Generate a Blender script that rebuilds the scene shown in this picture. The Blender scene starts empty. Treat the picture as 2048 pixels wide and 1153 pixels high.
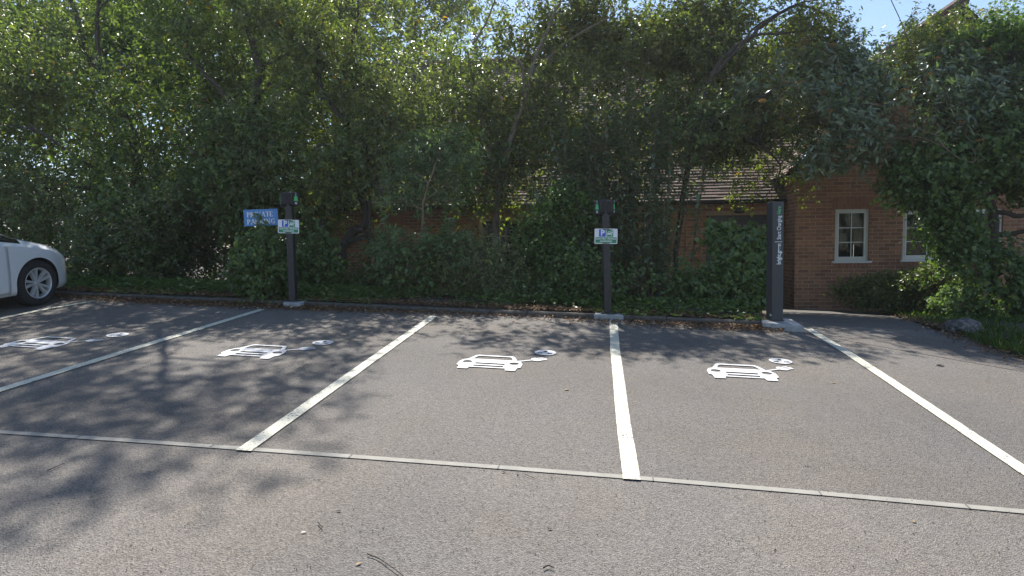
import bpy, bmesh, math, random
import numpy as np
from mathutils import Vector, Matrix

# ------------------------------------------------------------------ camera geometry
# all picture measurements are in photograph pixels (2048 x 1153)
FPX = 1300.0
CX, CY = 1024.0, 576.5
HS, HV = -0.010, -78.0          # true horizon: slope and height relative to the centre
GS, GV = 0.0147, -184.5         # vanishing line of the sloping car park
def _nrm(v):
    v = np.array(v, float); return v / np.linalg.norm(v)
UPc = _nrm((HS, -1.0, HV / FPX))
_f = np.array((0, 0, 1.0)); FWc = _nrm(_f - _f.dot(UPc) * UPc)
RTc = np.cross(FWc, UPc)
C2W = np.array([RTc, FWc, UPc])            # camera (right, down, forward) -> world
NG = C2W @ _nrm((GS, -1.0, GV / FPX))      # normal of the car park
EYE = 1.6 / NG[2]
CA, CB = -NG[0] / NG[2], -NG[1] / NG[2]     # car park: z = CA x + CB y
CAM = np.array((0, 0, EYE))
def ray(px, py):
    return C2W @ np.array((px - CX, py - CY, FPX))
def P(px, py, d):
    r = ray(px, py); return CAM + r * (d / r[1])
def plane_pt(px, py):
    r = ray(px, py); t = (CA * 0 + CB * 0 - EYE) / (r[2] - CA * r[0] - CB * r[1])
    return CAM + r * t
_k1, _k2 = plane_pt(300, 601), plane_pt(1200, 640.5)
KM = (_k2[1] - _k1[1]) / (_k2[0] - _k1[0])
def yk(x):
    return _k1[1] + KM * (x - _k1[0])
def gz(x, y):
    k = yk(x) + 0.7
    y2 = np.minimum(y, k)
    back = np.maximum(y - k, 0.0)
    return CA * np.clip(x, -60, 60) + CB * np.maximum(y2, -40) - 0.048 * np.minimum(back, 14)
def G(px, py, dz=0.0):
    r = ray(px, py)
    lo, hi = 0.5, 60.0
    for _ in range(50):
        m = 0.5 * (lo + hi); q = CAM + r * (m / r[1])
        if q[2] > gz(q[0], q[1]) + dz: lo = m
        else: hi = m
    q = CAM + r * (lo / r[1]); return q

sc = bpy.context.scene
cam_d = bpy.data.cameras.new('camera'); cam = bpy.data.objects.new('camera', cam_d)
sc.collection.objects.link(cam)
M = Matrix([[*C2W[:, 0], 0], [*(-C2W[:, 1]), 0], [*(-C2W[:, 2]), 0], [0, 0, 0, 1]]).transposed()
M.translation = Vector(CAM); cam.matrix_world = M
cam_d.sensor_width = 36.0; cam_d.lens = 36.0 * FPX / 2048.0
cam_d.clip_start = 0.05; cam_d.clip_end = 3000
sc.camera = cam

# ------------------------------------------------------------------ light
SUN_EL, SUN_AZ = math.radians(53), math.radians(-11)
w = bpy.data.worlds.new('World'); sc.world = w; w.use_nodes = True
nt = w.node_tree; bgn = nt.nodes['Background']
sky = nt.nodes.new('ShaderNodeTexSky'); sky.sky_type = 'NISHITA'; sky.sun_disc = False
sky.sun_elevation = SUN_EL; sky.sun_rotation = SUN_AZ % (2 * math.pi)
sky.air_density = 1.0; sky.dust_density = 0.4; sky.ozone_density = 2.0
nt.links.new(sky.outputs[0], bgn.inputs[0]); bgn.inputs[1].default_value = 0.11; HAZE_D = 0.0010
sl = bpy.data.lights.new('sun', 'SUN'); sl.energy = 5.0; sl.angle = math.radians(0.53); sl.color = (1.0, 0.955, 0.88)
so = bpy.data.objects.new('sun', sl); sc.collection.objects.link(so)
sv = Vector((math.cos(SUN_EL) * math.sin(SUN_AZ), math.cos(SUN_EL) * math.cos(SUN_AZ), math.sin(SUN_EL)))
so.rotation_euler = sv.to_track_quat('Z', 'Y').to_euler(); so.location = sv * 50
vs = sc.view_settings
vs.view_transform = 'Standard'; vs.look = 'None'; vs.gamma = 1; vs.exposure = 0.74; vs.use_curve_mapping = False
sc.cycles.use_denoising = True
sc.cycles.max_bounces = 8; sc.cycles.transparent_max_bounces = 8

# ------------------------------------------------------------------ helpers
rng = np.random.default_rng(7)
random.seed(7)
def link(o, parent=None):
    sc.collection.objects.link(o)
    if parent is not None: o.parent = parent
    return o
def tag(o, label=None, cat=None, group=None, kind=None):
    if label: o['label'] = label
    if cat: o['category'] = cat
    if group: o['group'] = group
    if kind: o['kind'] = kind
    return o
def thing(name, loc, label, cat, group=None, rz=0.0, rot=None):
    o = bpy.data.objects.new(name, None); o.empty_display_size = 0.2
    o.location = Vector(loc); o.rotation_euler = rot if rot else (0, 0, rz)
    link(o); tag(o, label, cat, group); return o

class MB:
    """collects geometry for one mesh object; uv in metres by face direction"""
    def __init__(s): s.v = []; s.f = []; s.m = []
    def add(s, vs, fs, mi=0):
        b = len(s.v); s.v += [tuple(map(float, q)) for q in vs]
        s.f += [tuple(b + i for i in f) for f in fs]; s.m += [mi] * len(fs)
    def box(s, a, b, mi=0):
        x0, y0, z0 = a; x1, y1, z1 = b
        s.add([(x0,y0,z0),(x1,y0,z0),(x1,y1,z0),(x0,y1,z0),(x0,y0,z1),(x1,y0,z1),(x1,y1,z1),(x0,y1,z1)],
              [(0,3,2,1),(4,5,6,7),(0,1,5,4),(1,2,6,5),(2,3,7,6),(3,0,4,7)], mi)
    def cbox(s, a, b, c=0.006, mi=0):
        """box with chamfered vertical and top edges"""
        x0,y0,z0=a; x1,y1,z1=b
        def ring(i, z):
            return [(x0+i+c,y0+i,z),(x1-i-c,y0+i,z),(x1-i,y0+i+c,z),(x1-i,y1-i-c,z),(x1-i-c,y1-i,z),(x0+i+c,y1-i,z),(x0+i,y1-i-c,z),(x0+i,y0+i+c,z)]
        vs = ring(0,z0)+ring(0,z1-c)+ring(c,z1)
        fs=[tuple(range(7,-1,-1)), tuple(range(16,24))]
        for r in (0,8):
            for i in range(8):
                j=(i+1)%8; fs.append((r+i,r+j,r+8+j,r+8+i))
        s.add(vs,fs,mi)
    def tube(s, pts, rad, n=6, cap=True, mi=0):
        pts=[np.array(p,float) for p in pts]; k=len(pts)
        if np.isscalar(rad): rad=[rad]*k
        vs=[]; prev=None
        for i,p in enumerate(pts):
            t=_nrm(pts[min(i+1,k-1)]-pts[max(i-1,0)]+1e-9)
            if prev is None:
                a=np.array((0,0,1.)) if abs(t[2])<0.9 else np.array((1.,0,0))
                u=_nrm(np.cross(t,a))
            else: u=_nrm(prev-t*prev.dot(t))
            prev=u; w_=np.cross(t,u)
            for j in range(n):
                an=2*math.pi*j/n; vs.append(p+rad[i]*(math.cos(an)*u+math.sin(an)*w_))
        fs=[]
        for i in range(k-1):
            for j in range(n):
                j2=(j+1)%n; fs.append((i*n+j,i*n+j2,(i+1)*n+j2,(i+1)*n+j))
        if cap: fs+= [tuple(range(n-1,-1,-1)), tuple((k-1)*n+j for j in range(n))]
        s.add(vs,fs,mi)
    def lathe(s, prof, axis='y', n=32, mi=0):
        vs=[]
        for (r,h) in prof:
            for j in range(n):
                an=2*math.pi*j/n; c,d=r*math.cos(an),r*math.sin(an)
                vs.append({'y':(c,h,d),'z':(c,d,h),'x':(h,c,d)}[axis])
        fs=[]
        for i in range(len(prof)-1):
            for j in range(n):
                j2=(j+1)%n; fs.append((i*n+j,i*n+j2,(i+1)*n+j2,(i+1)*n+j))
        s.add(vs,fs,mi)
    def build(s, name, mat, parent=None, smooth=False, uv=False):
        me=bpy.data.meshes.new(name); me.from_pydata(s.v,[],s.f)
        for m_ in (mat if isinstance(mat,(list,tuple)) else [mat]): me.materials.append(m_)
        if any(s.m): me.polygons.foreach_set('material_index',s.m)
        if smooth: me.polygons.foreach_set('use_smooth',[True]*len(s.f))
        me.update()
        if uv: box_uv(me)
        return link(bpy.data.objects.new(name,me),parent)
def box_uv(me):
    uvl=me.uv_layers.new(name='UVMap')
    co=np.empty(len(me.vertices)*3); me.vertices.foreach_get('co',co); co=co.reshape(-1,3)
    out=np.empty((len(me.loops),2))
    for p in me.polygons:
        n=p.normal; a=(abs(n.x),abs(n.y),abs(n.z))
        for li in p.loop_indices:
            c=co[me.loops[li].vertex_index]
            if a[1]>=a[0] and a[1]>=a[2]: out[li]=(c[0],c[2])
            elif a[0]>=a[2]: out[li]=(c[1]+0.11,c[2])
            else: out[li]=(c[0],c[1])
    uvl.data.foreach_set('uv',out.ravel())

def shape2d(loops, thick, name, mat, parent=None, uv=False, xf=None, holes_ok=True):
    """filled outline(s) with holes (even-odd) in local XY, thickness along +Z"""
    cu=bpy.data.curves.new(name,'CURVE'); cu.dimensions='2D'; cu.fill_mode='BOTH'; cu.extrude=thick/2
    for lp in loops:
        sp=cu.splines.new('POLY'); sp.points.add(len(lp)-1)
        for i,q in enumerate(lp): sp.points[i].co=(q[0],q[1],0,1)
        sp.use_cyclic_u=True
    return curve_mesh(cu,name,mat,parent,uv,xf,thick)
def curve_mesh(cu,name,mat,parent,uv=False,xf=None,thick=0.0):
    tmp=bpy.data.objects.new('tmp',cu); sc.collection.objects.link(tmp)
    dg=bpy.context.evaluated_depsgraph_get(); dg.update()
    me=bpy.data.meshes.new_from_object(tmp.evaluated_get(dg))
    bpy.data.objects.remove(tmp); bpy.data.curves.remove(cu)
    me.name=name; me.transform(Matrix.Translation((0,0,thick/2)))
    if xf is not None: me.transform(xf)
    me.materials.clear(); me.materials.append(mat); me.update()
    for uvn in list(me.uv_layers): me.uv_layers.remove(uvn)
    if uv: box_uv(me)
    return link(bpy.data.objects.new(name,me),parent)
def text_mesh(body,size,name,mat,parent,xf,align='CENTER',bold=0.0,shear=0.0,space=1.0):
    cu=bpy.data.curves.new(name,'FONT'); cu.body=body; cu.size=size; cu.align_x=align; cu.align_y='CENTER'
    cu.offset=bold; cu.shear=shear; cu.extrude=0.0006; cu.space_character=space
    return curve_mesh(cu,name,mat,parent,False,xf)
UPRIGHT=Matrix.Rotation(math.radians(90),4,'X')     # local XY -> XZ plane facing -Y
def rrect(x0,y0,x1,y1,r,n=4):
    out=[]
    for cx,cy,a0 in ((x1-r,y1-r,0),(x0+r,y1-r,90),(x0+r,y0+r,180),(x1-r,y0+r,270)):
        for i in range(n+1):
            a=math.radians(a0+90*i/n); out.append((cx+r*math.cos(a),cy+r*math.sin(a)))
    return out
def ell(cx,cy,rx,ry,n=24): return [(cx+rx*math.cos(2*math.pi*i/n),cy+ry*math.sin(2*math.pi*i/n)) for i in range(n)]

# ------------------------------------------------------------------ materials
def mat_new(name):
    m=bpy.data.materials.new(name); m.use_nodes=True
    nt=m.node_tree; b=nt.nodes['Principled BSDF']; return m,nt,b
def nd(nt,t,**k):
    n=nt.nodes.new(t)
    for a,v in k.items(): setattr(n,a,v)
    return n
def mixc(nt,fac,a,b,mode='MIX'):
    n=nd(nt,'ShaderNodeMix',data_type='RGBA',blend_type=mode)
    for i,x in ((0,fac),(6,a),(7,b)):
        if isinstance(x,bpy.types.NodeSocket): nt.links.new(x,n.inputs[i])
        else: n.inputs[i].default_value = x if i==0 else (*x,1) if len(x)==3 else x
    return n.outputs[2]
def noise(nt,vec,scale,detail=3,rough=0.55):
    n=nd(nt,'ShaderNodeTexNoise'); n.inputs['Scale'].default_value=scale; n.inputs['Detail'].default_value=detail; n.inputs['Roughness'].default_value=rough
    if vec is not None: nt.links.new(vec,n.inputs['Vector'])
    return n.outputs['Fac']
def ramp(nt,fac,stops):
    n=nd(nt,'ShaderNodeValToRGB'); e=n.color_ramp.elements
    while len(e)<len(stops): e.new(0.5)
    for i,(p,c) in enumerate(stops):
        e[i].position=p; e[i].color=(*c,1) if not np.isscalar(c) else (c,c,c,1)
    nt.links.new(fac,n.inputs[0]); return n.outputs[0]
def objco(nt): return nd(nt,'ShaderNodeTexCoord').outputs['Object']
def bump(nt,b,h,strength=0.3,dist=0.01):
    n=nd(nt,'ShaderNodeBump'); n.inputs['Strength'].default_value=strength; n.inputs['Distance'].default_value=dist
    nt.links.new(h,n.inputs['Height']); nt.links.new(n.outputs[0],b.inputs['Normal'])
def simple(name,col,rough=0.6,metal=0.0,var=0.15,scale=20,spec=0.5,coat=0.0,bmp=0.0):
    m,nt,b=mat_new(name); co=objco(nt)
    f=noise(nt,co,scale,4)
    d=tuple(c*(1-var) for c in col); l=tuple(min(1,c*(1+var)) for c in col)
    nt.links.new(ramp(nt,f,[(0.3,d),(0.7,l)]),b.inputs['Base Color'])
    b.inputs['Roughness'].default_value=rough; b.inputs['Metallic'].default_value=metal
    b.inputs['Specular IOR Level'].default_value=spec; b.inputs['Coat Weight'].default_value=coat
    if bmp: bump(nt,b,f,bmp,0.004)
    return m
def asphalt(name,base,grain,agg):
    m,nt,b=mat_new(name); co=objco(nt)
    v=nd(nt,'ShaderNodeTexVoronoi'); v.inputs['Scale'].default_value=agg; nt.links.new(co,v.inputs['Vector'])
    sp=nd(nt,'ShaderNodeSeparateColor'); nt.links.new(v.outputs['Color'],sp.inputs[0])
    n1=noise(nt,co,agg*0.55,3,0.75); n2=noise(nt,co,0.8,5,0.6); n3=noise(nt,co,5,5,0.65); n5=noise(nt,co,0.35,4,0.55)
    warm=tuple(x*k for x,k in zip(base,(1.06,1.0,0.92)))
    c=mixc(nt,ramp(nt,n2,[(0.36,0.0),(0.66,1.0)]),base,warm)
    g=ramp(nt,sp.outputs[0],[(0.0,1-grain),(0.35,1.0),(0.8,1+grain*0.55),(0.93,1+grain*1.1)])
    c=mixc(nt,1.0,c,g,'MULTIPLY')
    c=mixc(nt,1.0,c,ramp(nt,n1,[(0.30,0.55),(0.46,1.0),(0.62,1.0),(0.75,1.22)]),'MULTIPLY')
    c=mixc(nt,1.0,c,ramp(nt,n5,[(0.32,0.80),(0.52,1.0),(0.70,1.14)]),'MULTIPLY')
    c=mixc(nt,ramp(nt,n3,[(0.30,0.22),(0.46,0.0)]),c,tuple(x*0.66 for x in base))
    n4=noise(nt,co,1.7,6,0.72)
    c=mixc(nt,ramp(nt,n4,[(0.60,0.0),(0.74,0.2)]),c,tuple(x*1.5*k for x,k in zip(base,(1.05,1.0,0.92))))
    nt.links.new(c,b.inputs['Base Color']); b.inputs['Roughness'].default_value=0.8; b.inputs['Specular IOR Level'].default_value=0.4
    hh=nd(nt,'ShaderNodeMath',operation='ADD'); nt.links.new(v.outputs['Distance'],hh.inputs[0]); nt.links.new(n1,hh.inputs[1])
    bump(nt,b,hh.outputs[0],0.8,0.008)
    return m
MA_BAY=asphalt('asphalt_bays',(0.150,0.138,0.127),0.42,130)
MA_ROAD=asphalt('asphalt_roadway',(0.170,0.156,0.143),0.42,135)
MA_PATH=asphalt('asphalt_path',(0.132,0.121,0.112),0.35,120)
def paint(name,col,wear,crack=0.0):
    m,nt,b=mat_new(name); co=objco(nt)
    n=noise(nt,co,55,5,0.7); n2=noise(nt,co,3,4)
    mm=nd(nt,'ShaderNodeMath',operation='MULTIPLY_ADD'); nt.links.new(n2,mm.inputs[0]); mm.inputs[1].default_value=0.25; nt.links.new(n,mm.inputs[2])
    f=ramp(nt,mm.outputs[0],[(wear,1.0),(wear+0.05,0.0)])
    c=mixc(nt,f,col,(0.11,0.105,0.10))
    c=mixc(nt,ramp(nt,n2,[(0.35,0.0),(0.75,0.25)]),c,tuple(x*0.72 for x in col))
    nt.links.new(c,b.inputs['Base Color']); b.inputs['Roughness'].default_value=0.7
    bump(nt,b,n,0.3,0.003); return m
M_LINE=paint('bay_line_paint',(0.64,0.61,0.49),0.51)
M_SYM=paint('symbol_paint',(0.60,0.60,0.61),0.45)
M_STRIP=simple('edging_concrete',(0.29,0.275,0.24),0.85,var=0.14,scale=9,bmp=0.2)
M_CONC=simple('pad_concrete',(0.34,0.345,0.35),0.85,var=0.25,scale=14,bmp=0.3)
M_KERB=simple('kerb_concrete',(0.085,0.073,0.062),0.9,var=0.45,scale=12,bmp=0.5)
M_SOIL=simple('soil',(0.055,0.040,0.028),0.95,var=0.5,scale=15,bmp=0.8)
M_POST=simple('dark_powdercoat',(0.022,0.021,0.025),0.45,var=0.1,scale=60)
M_TOTEM=simple('totem_coating',(0.045,0.046,0.052),0.5,var=0.06,scale=60)
M_CHARG=simple('charger_plastic',(0.016,0.016,0.018),0.55,var=0.1,scale=60)
M_WHITE=simple('sign_white',(0.80,0.81,0.84),0.4,var=0.03)
M_BLUE=simple('sign_blue',(0.03,0.10,0.55),0.4,var=0.05)
M_GREEN=simple('sign_green',(0.02,0.24,0.11),0.4,var=0.05)
M_LABEL=simple('label_green',(0.10,0.55,0.18),0.4,var=0.05)
M_TAG=simple('label_grey',(0.45,0.48,0.50),0.5,var=0.2,scale=200)
M_PRIV=simple('private_sign_blue',(0.085,0.25,0.58),0.45,var=0.08,scale=8)
M_LET=simple('letter_white',(0.75,0.78,0.80),0.5,var=0.04)
M_LETG=simple('letter_green',(0.12,0.50,0.22),0.5,var=0.04)
M_UPVC=simple('window_white',(0.80,0.80,0.81),0.35,var=0.05)
M_CREAM=simple('window_cream',(0.62,0.52,0.36),0.5,var=0.12,scale=12)
M_BLACKW=simple('door_black',(0.022,0.024,0.030),0.4,var=0.15)
M_GUT=simple('gutter_black',(0.015,0.015,0.017),0.4,var=0.1)
M_TIMB=simple('timber',(0.16,0.10,0.06),0.8,var=0.3,scale=15)
M_LAMP=simple('lamp_dark',(0.05,0.05,0.05),0.4)
M_REFLECT=simple('olive_reflection',(0.50,0.48,0.35),0.8,var=0.35,scale=5)  # olive tone painted as the reflection seen in the window panes
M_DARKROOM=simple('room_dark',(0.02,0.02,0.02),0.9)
M_TWIG=simple('twig_dark',(0.035,0.025,0.018),0.85,var=0.4,scale=30)
M_STRAW=simple('dry_leaf',(0.34,0.22,0.09),0.7,var=0.3,scale=30)
M_PALE=simple('pale_scrap',(0.62,0.60,0.54),0.7,var=0.15)
def glass_mat(name,tint=(0.02,0.022,0.02),mixf=0.35):
    m,nt,b=mat_new(name)
    b.inputs['Base Color'].default_value=(*tint,1); b.inputs['Roughness'].default_value=0.03
    f=noise(nt,objco(nt),2.5,2); bump(nt,b,f,0.06,0.02)
    t=nd(nt,'ShaderNodeBsdfTransparent'); t.inputs[0].default_value=(0.85,0.88,0.86,1)
    mx=nd(nt,'ShaderNodeMixShader'); mx.inputs[0].default_value=mixf
    nt.links.new(t.outputs[0],mx.inputs[1]); nt.links.new(b.outputs[0],mx.inputs[2])
    nt.links.new(mx.outputs[0],nt.nodes['Material Output'].inputs[0]); return m
M_GLASS=glass_mat('window_glass')
def brick_mat(name,c1,c2,mortar,rot=False):
    m,nt,b=mat_new(name); tc=nd(nt,'ShaderNodeTexCoord'); uv=tc.outputs['UV']
    br=nd(nt,'ShaderNodeTexBrick'); br.offset=0.5; br.squash=1.0
    br.inputs['Scale'].default_value=1.0; br.inputs['Brick Width'].default_value=0.225; br.inputs['Row Height'].default_value=0.075
    br.inputs['Mortar Size'].default_value=0.006; br.inputs['Mortar Smooth'].default_value=0.25; br.inputs['Bias'].default_value=0.0
    n0=noise(nt,uv,18,3)
    wv=nd(nt,'ShaderNodeVectorMath',operation='MULTIPLY_ADD'); cmb=nd(nt,'ShaderNodeCombineXYZ'); nt.links.new(n0,cmb.inputs[0]); nt.links.new(n0,cmb.inputs[1])
    nt.links.new(cmb.outputs[0],wv.inputs[0]); wv.inputs[1].default_value=(0.006,0.006,0); 
    if rot:
        mp=nd(nt,'ShaderNodeMapping'); mp.inputs['Rotation'].default_value=(0,0,math.pi/2); nt.links.new(uv,mp.inputs[0]); nt.links.new(mp.outputs[0],wv.inputs[2])
    else: nt.links.new(uv,wv.inputs[2])
    nt.links.new(wv.outputs[0],br.inputs['Vector'])
    br.inputs['Color1'].default_value=(*c1,1); br.inputs['Color2'].default_value=(*c2,1); br.inputs['Mortar'].default_value=(*mortar,1)
    n1=noise(nt,uv,1.3,4,0.6); n2=noise(nt,uv,45,4,0.7)
    c=mixc(nt,ramp(nt,n1,[(0.35,0.0),(0.7,0.55)]),br.outputs['Color'],tuple(x*0.62 for x in c1),'MULTIPLY') if False else br.outputs['Color']
    c=mixc(nt,ramp(nt,n1,[(0.40,0.0),(0.75,0.5)]),c,tuple(x*0.55 for x in c2))
    c=mixc(nt,ramp(nt,n2,[(0.35,0.45),(0.6,0.0)]),c,tuple(x*0.45 for x in c2))
    nt.links.new(c,b.inputs['Base Color']); b.inputs['Roughness'].default_value=0.9
    h=nd(nt,'ShaderNodeMath',operation='MULTIPLY_ADD'); nt.links.new(br.outputs['Fac'],h.inputs[0]); h.inputs[1].default_value=-1.0; nt.links.new(n2,h.inputs[2])
    bump(nt,b,h.outputs[0],0.6,0.008); return m
M_BRICK=brick_mat('brick_wall',(0.58,0.275,0.155),(0.31,0.145,0.095),(0.66,0.52,0.38))
M_BRICKO=brick_mat('brick_quoin',(0.50,0.17,0.08),(0.40,0.13,0.06),(0.50,0.38,0.27))
M_SOLDIER=brick_mat('brick_soldier',(0.50,0.22,0.13),(0.34,0.15,0.095),(0.44,0.32,0.24),True)
def tile_mat():
    m,nt,b=mat_new('roof_tile'); uv=nd(nt,'ShaderNodeTexCoord').outputs['UV']
    br=nd(nt,'ShaderNodeTexBrick'); br.inputs['Scale'].default_value=1; br.inputs['Brick Width'].default_value=0.165; br.inputs['Row Height'].default_value=0.1
    br.inputs['Mortar Size'].default_value=0.003; br.inputs['Color1'].default_value=(0.26,0.17,0.14,1); br.inputs['Color2'].default_value=(0.17,0.115,0.10,1); br.inputs['Mortar'].default_value=(0.03,0.025,0.02,1)
    nt.links.new(uv,br.inputs['Vector']); n=noise(nt,uv,6,5,0.65)
    c=mixc(nt,ramp(nt,n,[(0.45,0.0),(0.7,0.6)]),br.outputs['Color'],(0.20,0.19,0.13))
    nt.links.new(c,b.inputs['Base Color']); b.inputs['Roughness'].default_value=0.85; bump(nt,b,n,0.4,0.01); return m
M_TILE=tile_mat()
def leaf_mat(name,stops,trans=0.4,rough=0.42,spec=0.45,tcol=None):
    """tone attribute = this leaf's own pigment"""
    m,nt,b=mat_new(name)
    a=nd(nt,'ShaderNodeAttribute',attribute_name='tone')
    c=ramp(nt,a.outputs['Fac'],stops); nt.links.new(c,b.inputs['Base Color'])
    b.inputs['Roughness'].default_value=rough; b.inputs['Specular IOR Level'].default_value=spec
    t=nd(nt,'ShaderNodeBsdfTranslucent')
    tc=mixc(nt,1.0,c,tcol or (1.25,1.55,0.55),'MULTIPLY'); nt.links.new(tc,t.inputs[0])
    mx=nd(nt,'ShaderNodeMixShader'); mx.inputs[0].default_value=trans
    nt.links.new(b.outputs[0],mx.inputs[1]); nt.links.new(t.outputs[0],mx.inputs[2])
    nt.links.new(mx.outputs[0],nt.nodes['Material Output'].inputs[0]); return m
YEL=(0.55,0.30,0.03)
LM_EVER=leaf_mat('leaf_evergreen',[(0,(0.069,0.098,0.037)),(0.5,(0.144,0.190,0.067)),(0.93,(0.241,0.276,0.092)),(0.965,(0.241,0.276,0.092)),(0.975,YEL),(1,(0.575,0.230,0.046))],0.5,0.36,0.6)
LM_OLIVE=leaf_mat('leaf_olive',[(0,(0.090,0.106,0.038)),(0.5,(0.185,0.207,0.067)),(0.93,(0.280,0.280,0.084)),(0.965,(0.280,0.280,0.084)),(0.975,YEL),(1,(0.560,0.246,0.045))],0.52,0.36,0.6)
LM_IVY=leaf_mat('leaf_ivy',[(0,(0.056,0.094,0.030)),(0.5,(0.119,0.181,0.057)),(0.9,(0.188,0.250,0.075)),(1,(0.225,0.275,0.088))],0.42,0.36,0.55)
LM_ELDER=leaf_mat('leaf_elder',[(0,(0.078,0.120,0.055)),(0.5,(0.156,0.222,0.102)),(1,(0.228,0.294,0.132))],0.48,0.4,0.55)
LM_VIB=leaf_mat('leaf_viburnum',[(0,(0.08,0.105,0.06)),(0.5,(0.155,0.195,0.115)),(0.95,(0.22,0.255,0.16)),(1,(0.24,0.25,0.10))],0.36,0.32,0.65)
LM_BRIGHT=leaf_mat('leaf_bright',[(0,(0.05,0.10,0.02)),(0.5,(0.10,0.17,0.035)),(1,(0.17,0.22,0.05))],0.45,0.45)
LM_YELLOW=leaf_mat('leaf_yellowgreen',[(0,(0.10,0.13,0.025)),(0.5,(0.17,0.19,0.035)),(1,(0.24,0.24,0.05))],0.5,0.5)
LM_BRAMBLE=leaf_mat('leaf_bramble',[(0,(0.069,0.090,0.037)),(0.5,(0.144,0.181,0.073)),(0.95,(0.225,0.263,0.100)),(1,(0.275,0.175,0.062))],0.46,0.36,0.6)
LM_GRASS=leaf_mat('grass_blade',[(0,(0.04,0.08,0.015)),(0.6,(0.09,0.16,0.03)),(0.9,(0.14,0.19,0.05)),(1,(0.30,0.26,0.11))],0.4,0.5)
LM_LITTER=leaf_mat('leaf_litter',[(0,(0.06,0.04,0.025)),(0.4,(0.16,0.095,0.05)),(0.75,(0.30,0.17,0.085)),(0.95,(0.42,0.30,0.17)),(1,(0.5,0.42,0.3))],0.15,0.7,0.3,(1.2,1,0.7))
LM_FLOWER=leaf_mat('flower_head',[(0,(0.22,0.11,0.035)),(0.6,(0.40,0.20,0.06)),(1,(0.55,0.34,0.14))],0.2,0.8,0.2,(1.1,1,0.8))
def bark(name,c):
    m,nt,b=mat_new(name); co=objco(nt)
    mp=nd(nt,'ShaderNodeMapping'); mp.inputs['Scale'].default_value=(14,14,3); nt.links.new(co,mp.inputs[0])
    n=noise(nt,mp.outputs[0],2,5,0.7)
    nt.links.new(ramp(nt,n,[(0.3,tuple(x*0.5 for x in c)),(0.7,tuple(x*1.3 for x in c))]),b.inputs['Base Color'])
    b.inputs['Roughness'].default_value=0.9; bump(nt,b,n,0.8,0.02); return m
M_BARK=bark('bark_dark',(0.075,0.06,0.048)); M_BARKL=bark('bark_grey',(0.20,0.165,0.125)); M_STEM=bark('stem_brown',(0.21,0.155,0.10))

# ------------------------------------------------------------------ setting
def ground_sheet(name,mat,xs,ys,dz=0.0,keep=None,rough=0.0):
    X,Y=np.meshgrid(xs,ys); Z=gz(X,Y)+dz
    if rough: Z=Z+rough*(np.sin(X*7.1+Y*3.3)+np.sin(X*3.7-Y*9.1)+np.sin(X*13.3+Y*11.7))/3
    vs=np.stack([X,Y,Z],-1).reshape(-1,3); nx=len(xs); fs=[]
    for j in range(len(ys)-1):
        for i in range(nx-1): fs.append((j*nx+i,j*nx+i+1,(j+1)*nx+i+1,(j+1)*nx+i))
    b=MB(); b.add(vs,fs); o=b.build(name,mat,smooth=True); tag(o,kind='structure'); return o
def quad_strip(name,mat,left,right,dz,thick=0.0,sub=8):
    """sheet between two rows of points following the ground"""
    b=MB(); vs=[]; fs=[]
    L=[np.array(p[:2]) for p in left]; R=[np.array(p[:2]) for p in right]
    def dense(A):
        out=[]
        for i in range(len(A)-1):
            for k in range(sub): out.append(A[i]+(A[i+1]-A[i])*k/sub)
        out.append(A[-1]); return out
    L,R=dense(L),dense(R)
    for l,r in zip(L,R):
        for q in (l,r): vs.append((q[0],q[1],gz(q[0],q[1])+dz))
    for i in range(len(L)-1): fs.append((2*i,2*i+1,2*i+3,2*i+2))
    b.add(vs,fs); return b.build(name,mat)
# terrain reaching the horizon
xs=np.concatenate([np.linspace(-250,-40,12),np.linspace(-30,30,61),np.linspace(40,250,12)])
ys=np.concatenate([np.linspace(-70,-20,8),np.linspace(-12,40,53),np.linspace(60,260,12)])
ground_sheet('ground',simple('ground_earth',(0.10,0.085,0.06),0.95,var=0.35,scale=3,bmp=0.4),xs,ys,-0.03)
# strip of flush concrete edging between roadway and bays
SPX=[(-700,818),(-300,842.5),(0,866),(300,886),(700,915),(1000,937),(1260,957),(1650,990),(2048,1026),(2700,1088)]
SP=[plane_pt(x,y) for x,y in SPX]
sdir=_nrm(np.array(SP[8][:2])-np.array(SP[2][:2])); snor=np.array((-sdir[1],sdir[0]))
def strip_y(x):
    a=np.array([p[0] for p in SP]); b_=np.array([p[1] for p in SP]); return np.interp(x,a,b_)
# roadway (nearer, coarser) and parking bays
b=MB()
gx=np.linspace(-30,20,51)
def sheet_between(name,mat,xs,y0f,y1f,dz,n=24):
    vs=[];fs=[]
    for j in range(n+1):
        for x in xs:
            y=y0f(x)+(y1f(x)-y0f(x))*j/n; vs.append((x,y,gz(x,y)+dz))
    k=len(xs)
    for j in range(n):
        for i in range(k-1): fs.append((j*k+i,j*k+i+1,(j+1)*k+i+1,(j+1)*k+i))
    b=MB(); b.add(vs,fs); o=b.build(name,mat,smooth=True); tag(o,kind='structure'); return o
sheet_between('roadway',MA_ROAD,gx,lambda x:-25.0,lambda x:strip_y(x),0.002,30)
sheet_between('parking_bays',MA_BAY,gx,lambda x:strip_y(x),lambda x:yk(x)+0.25,0.004,16)
half=0.026
es=[]
L=[p[:2]-snor*half for p in map(np.array,[q[:2] for q in SP])]; R=[np.array(q[:2])+snor*half for q in SP]
o=quad_strip('edging_strip',M_STRIP,L,R,0.0075); tag(o,kind='structure')
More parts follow.
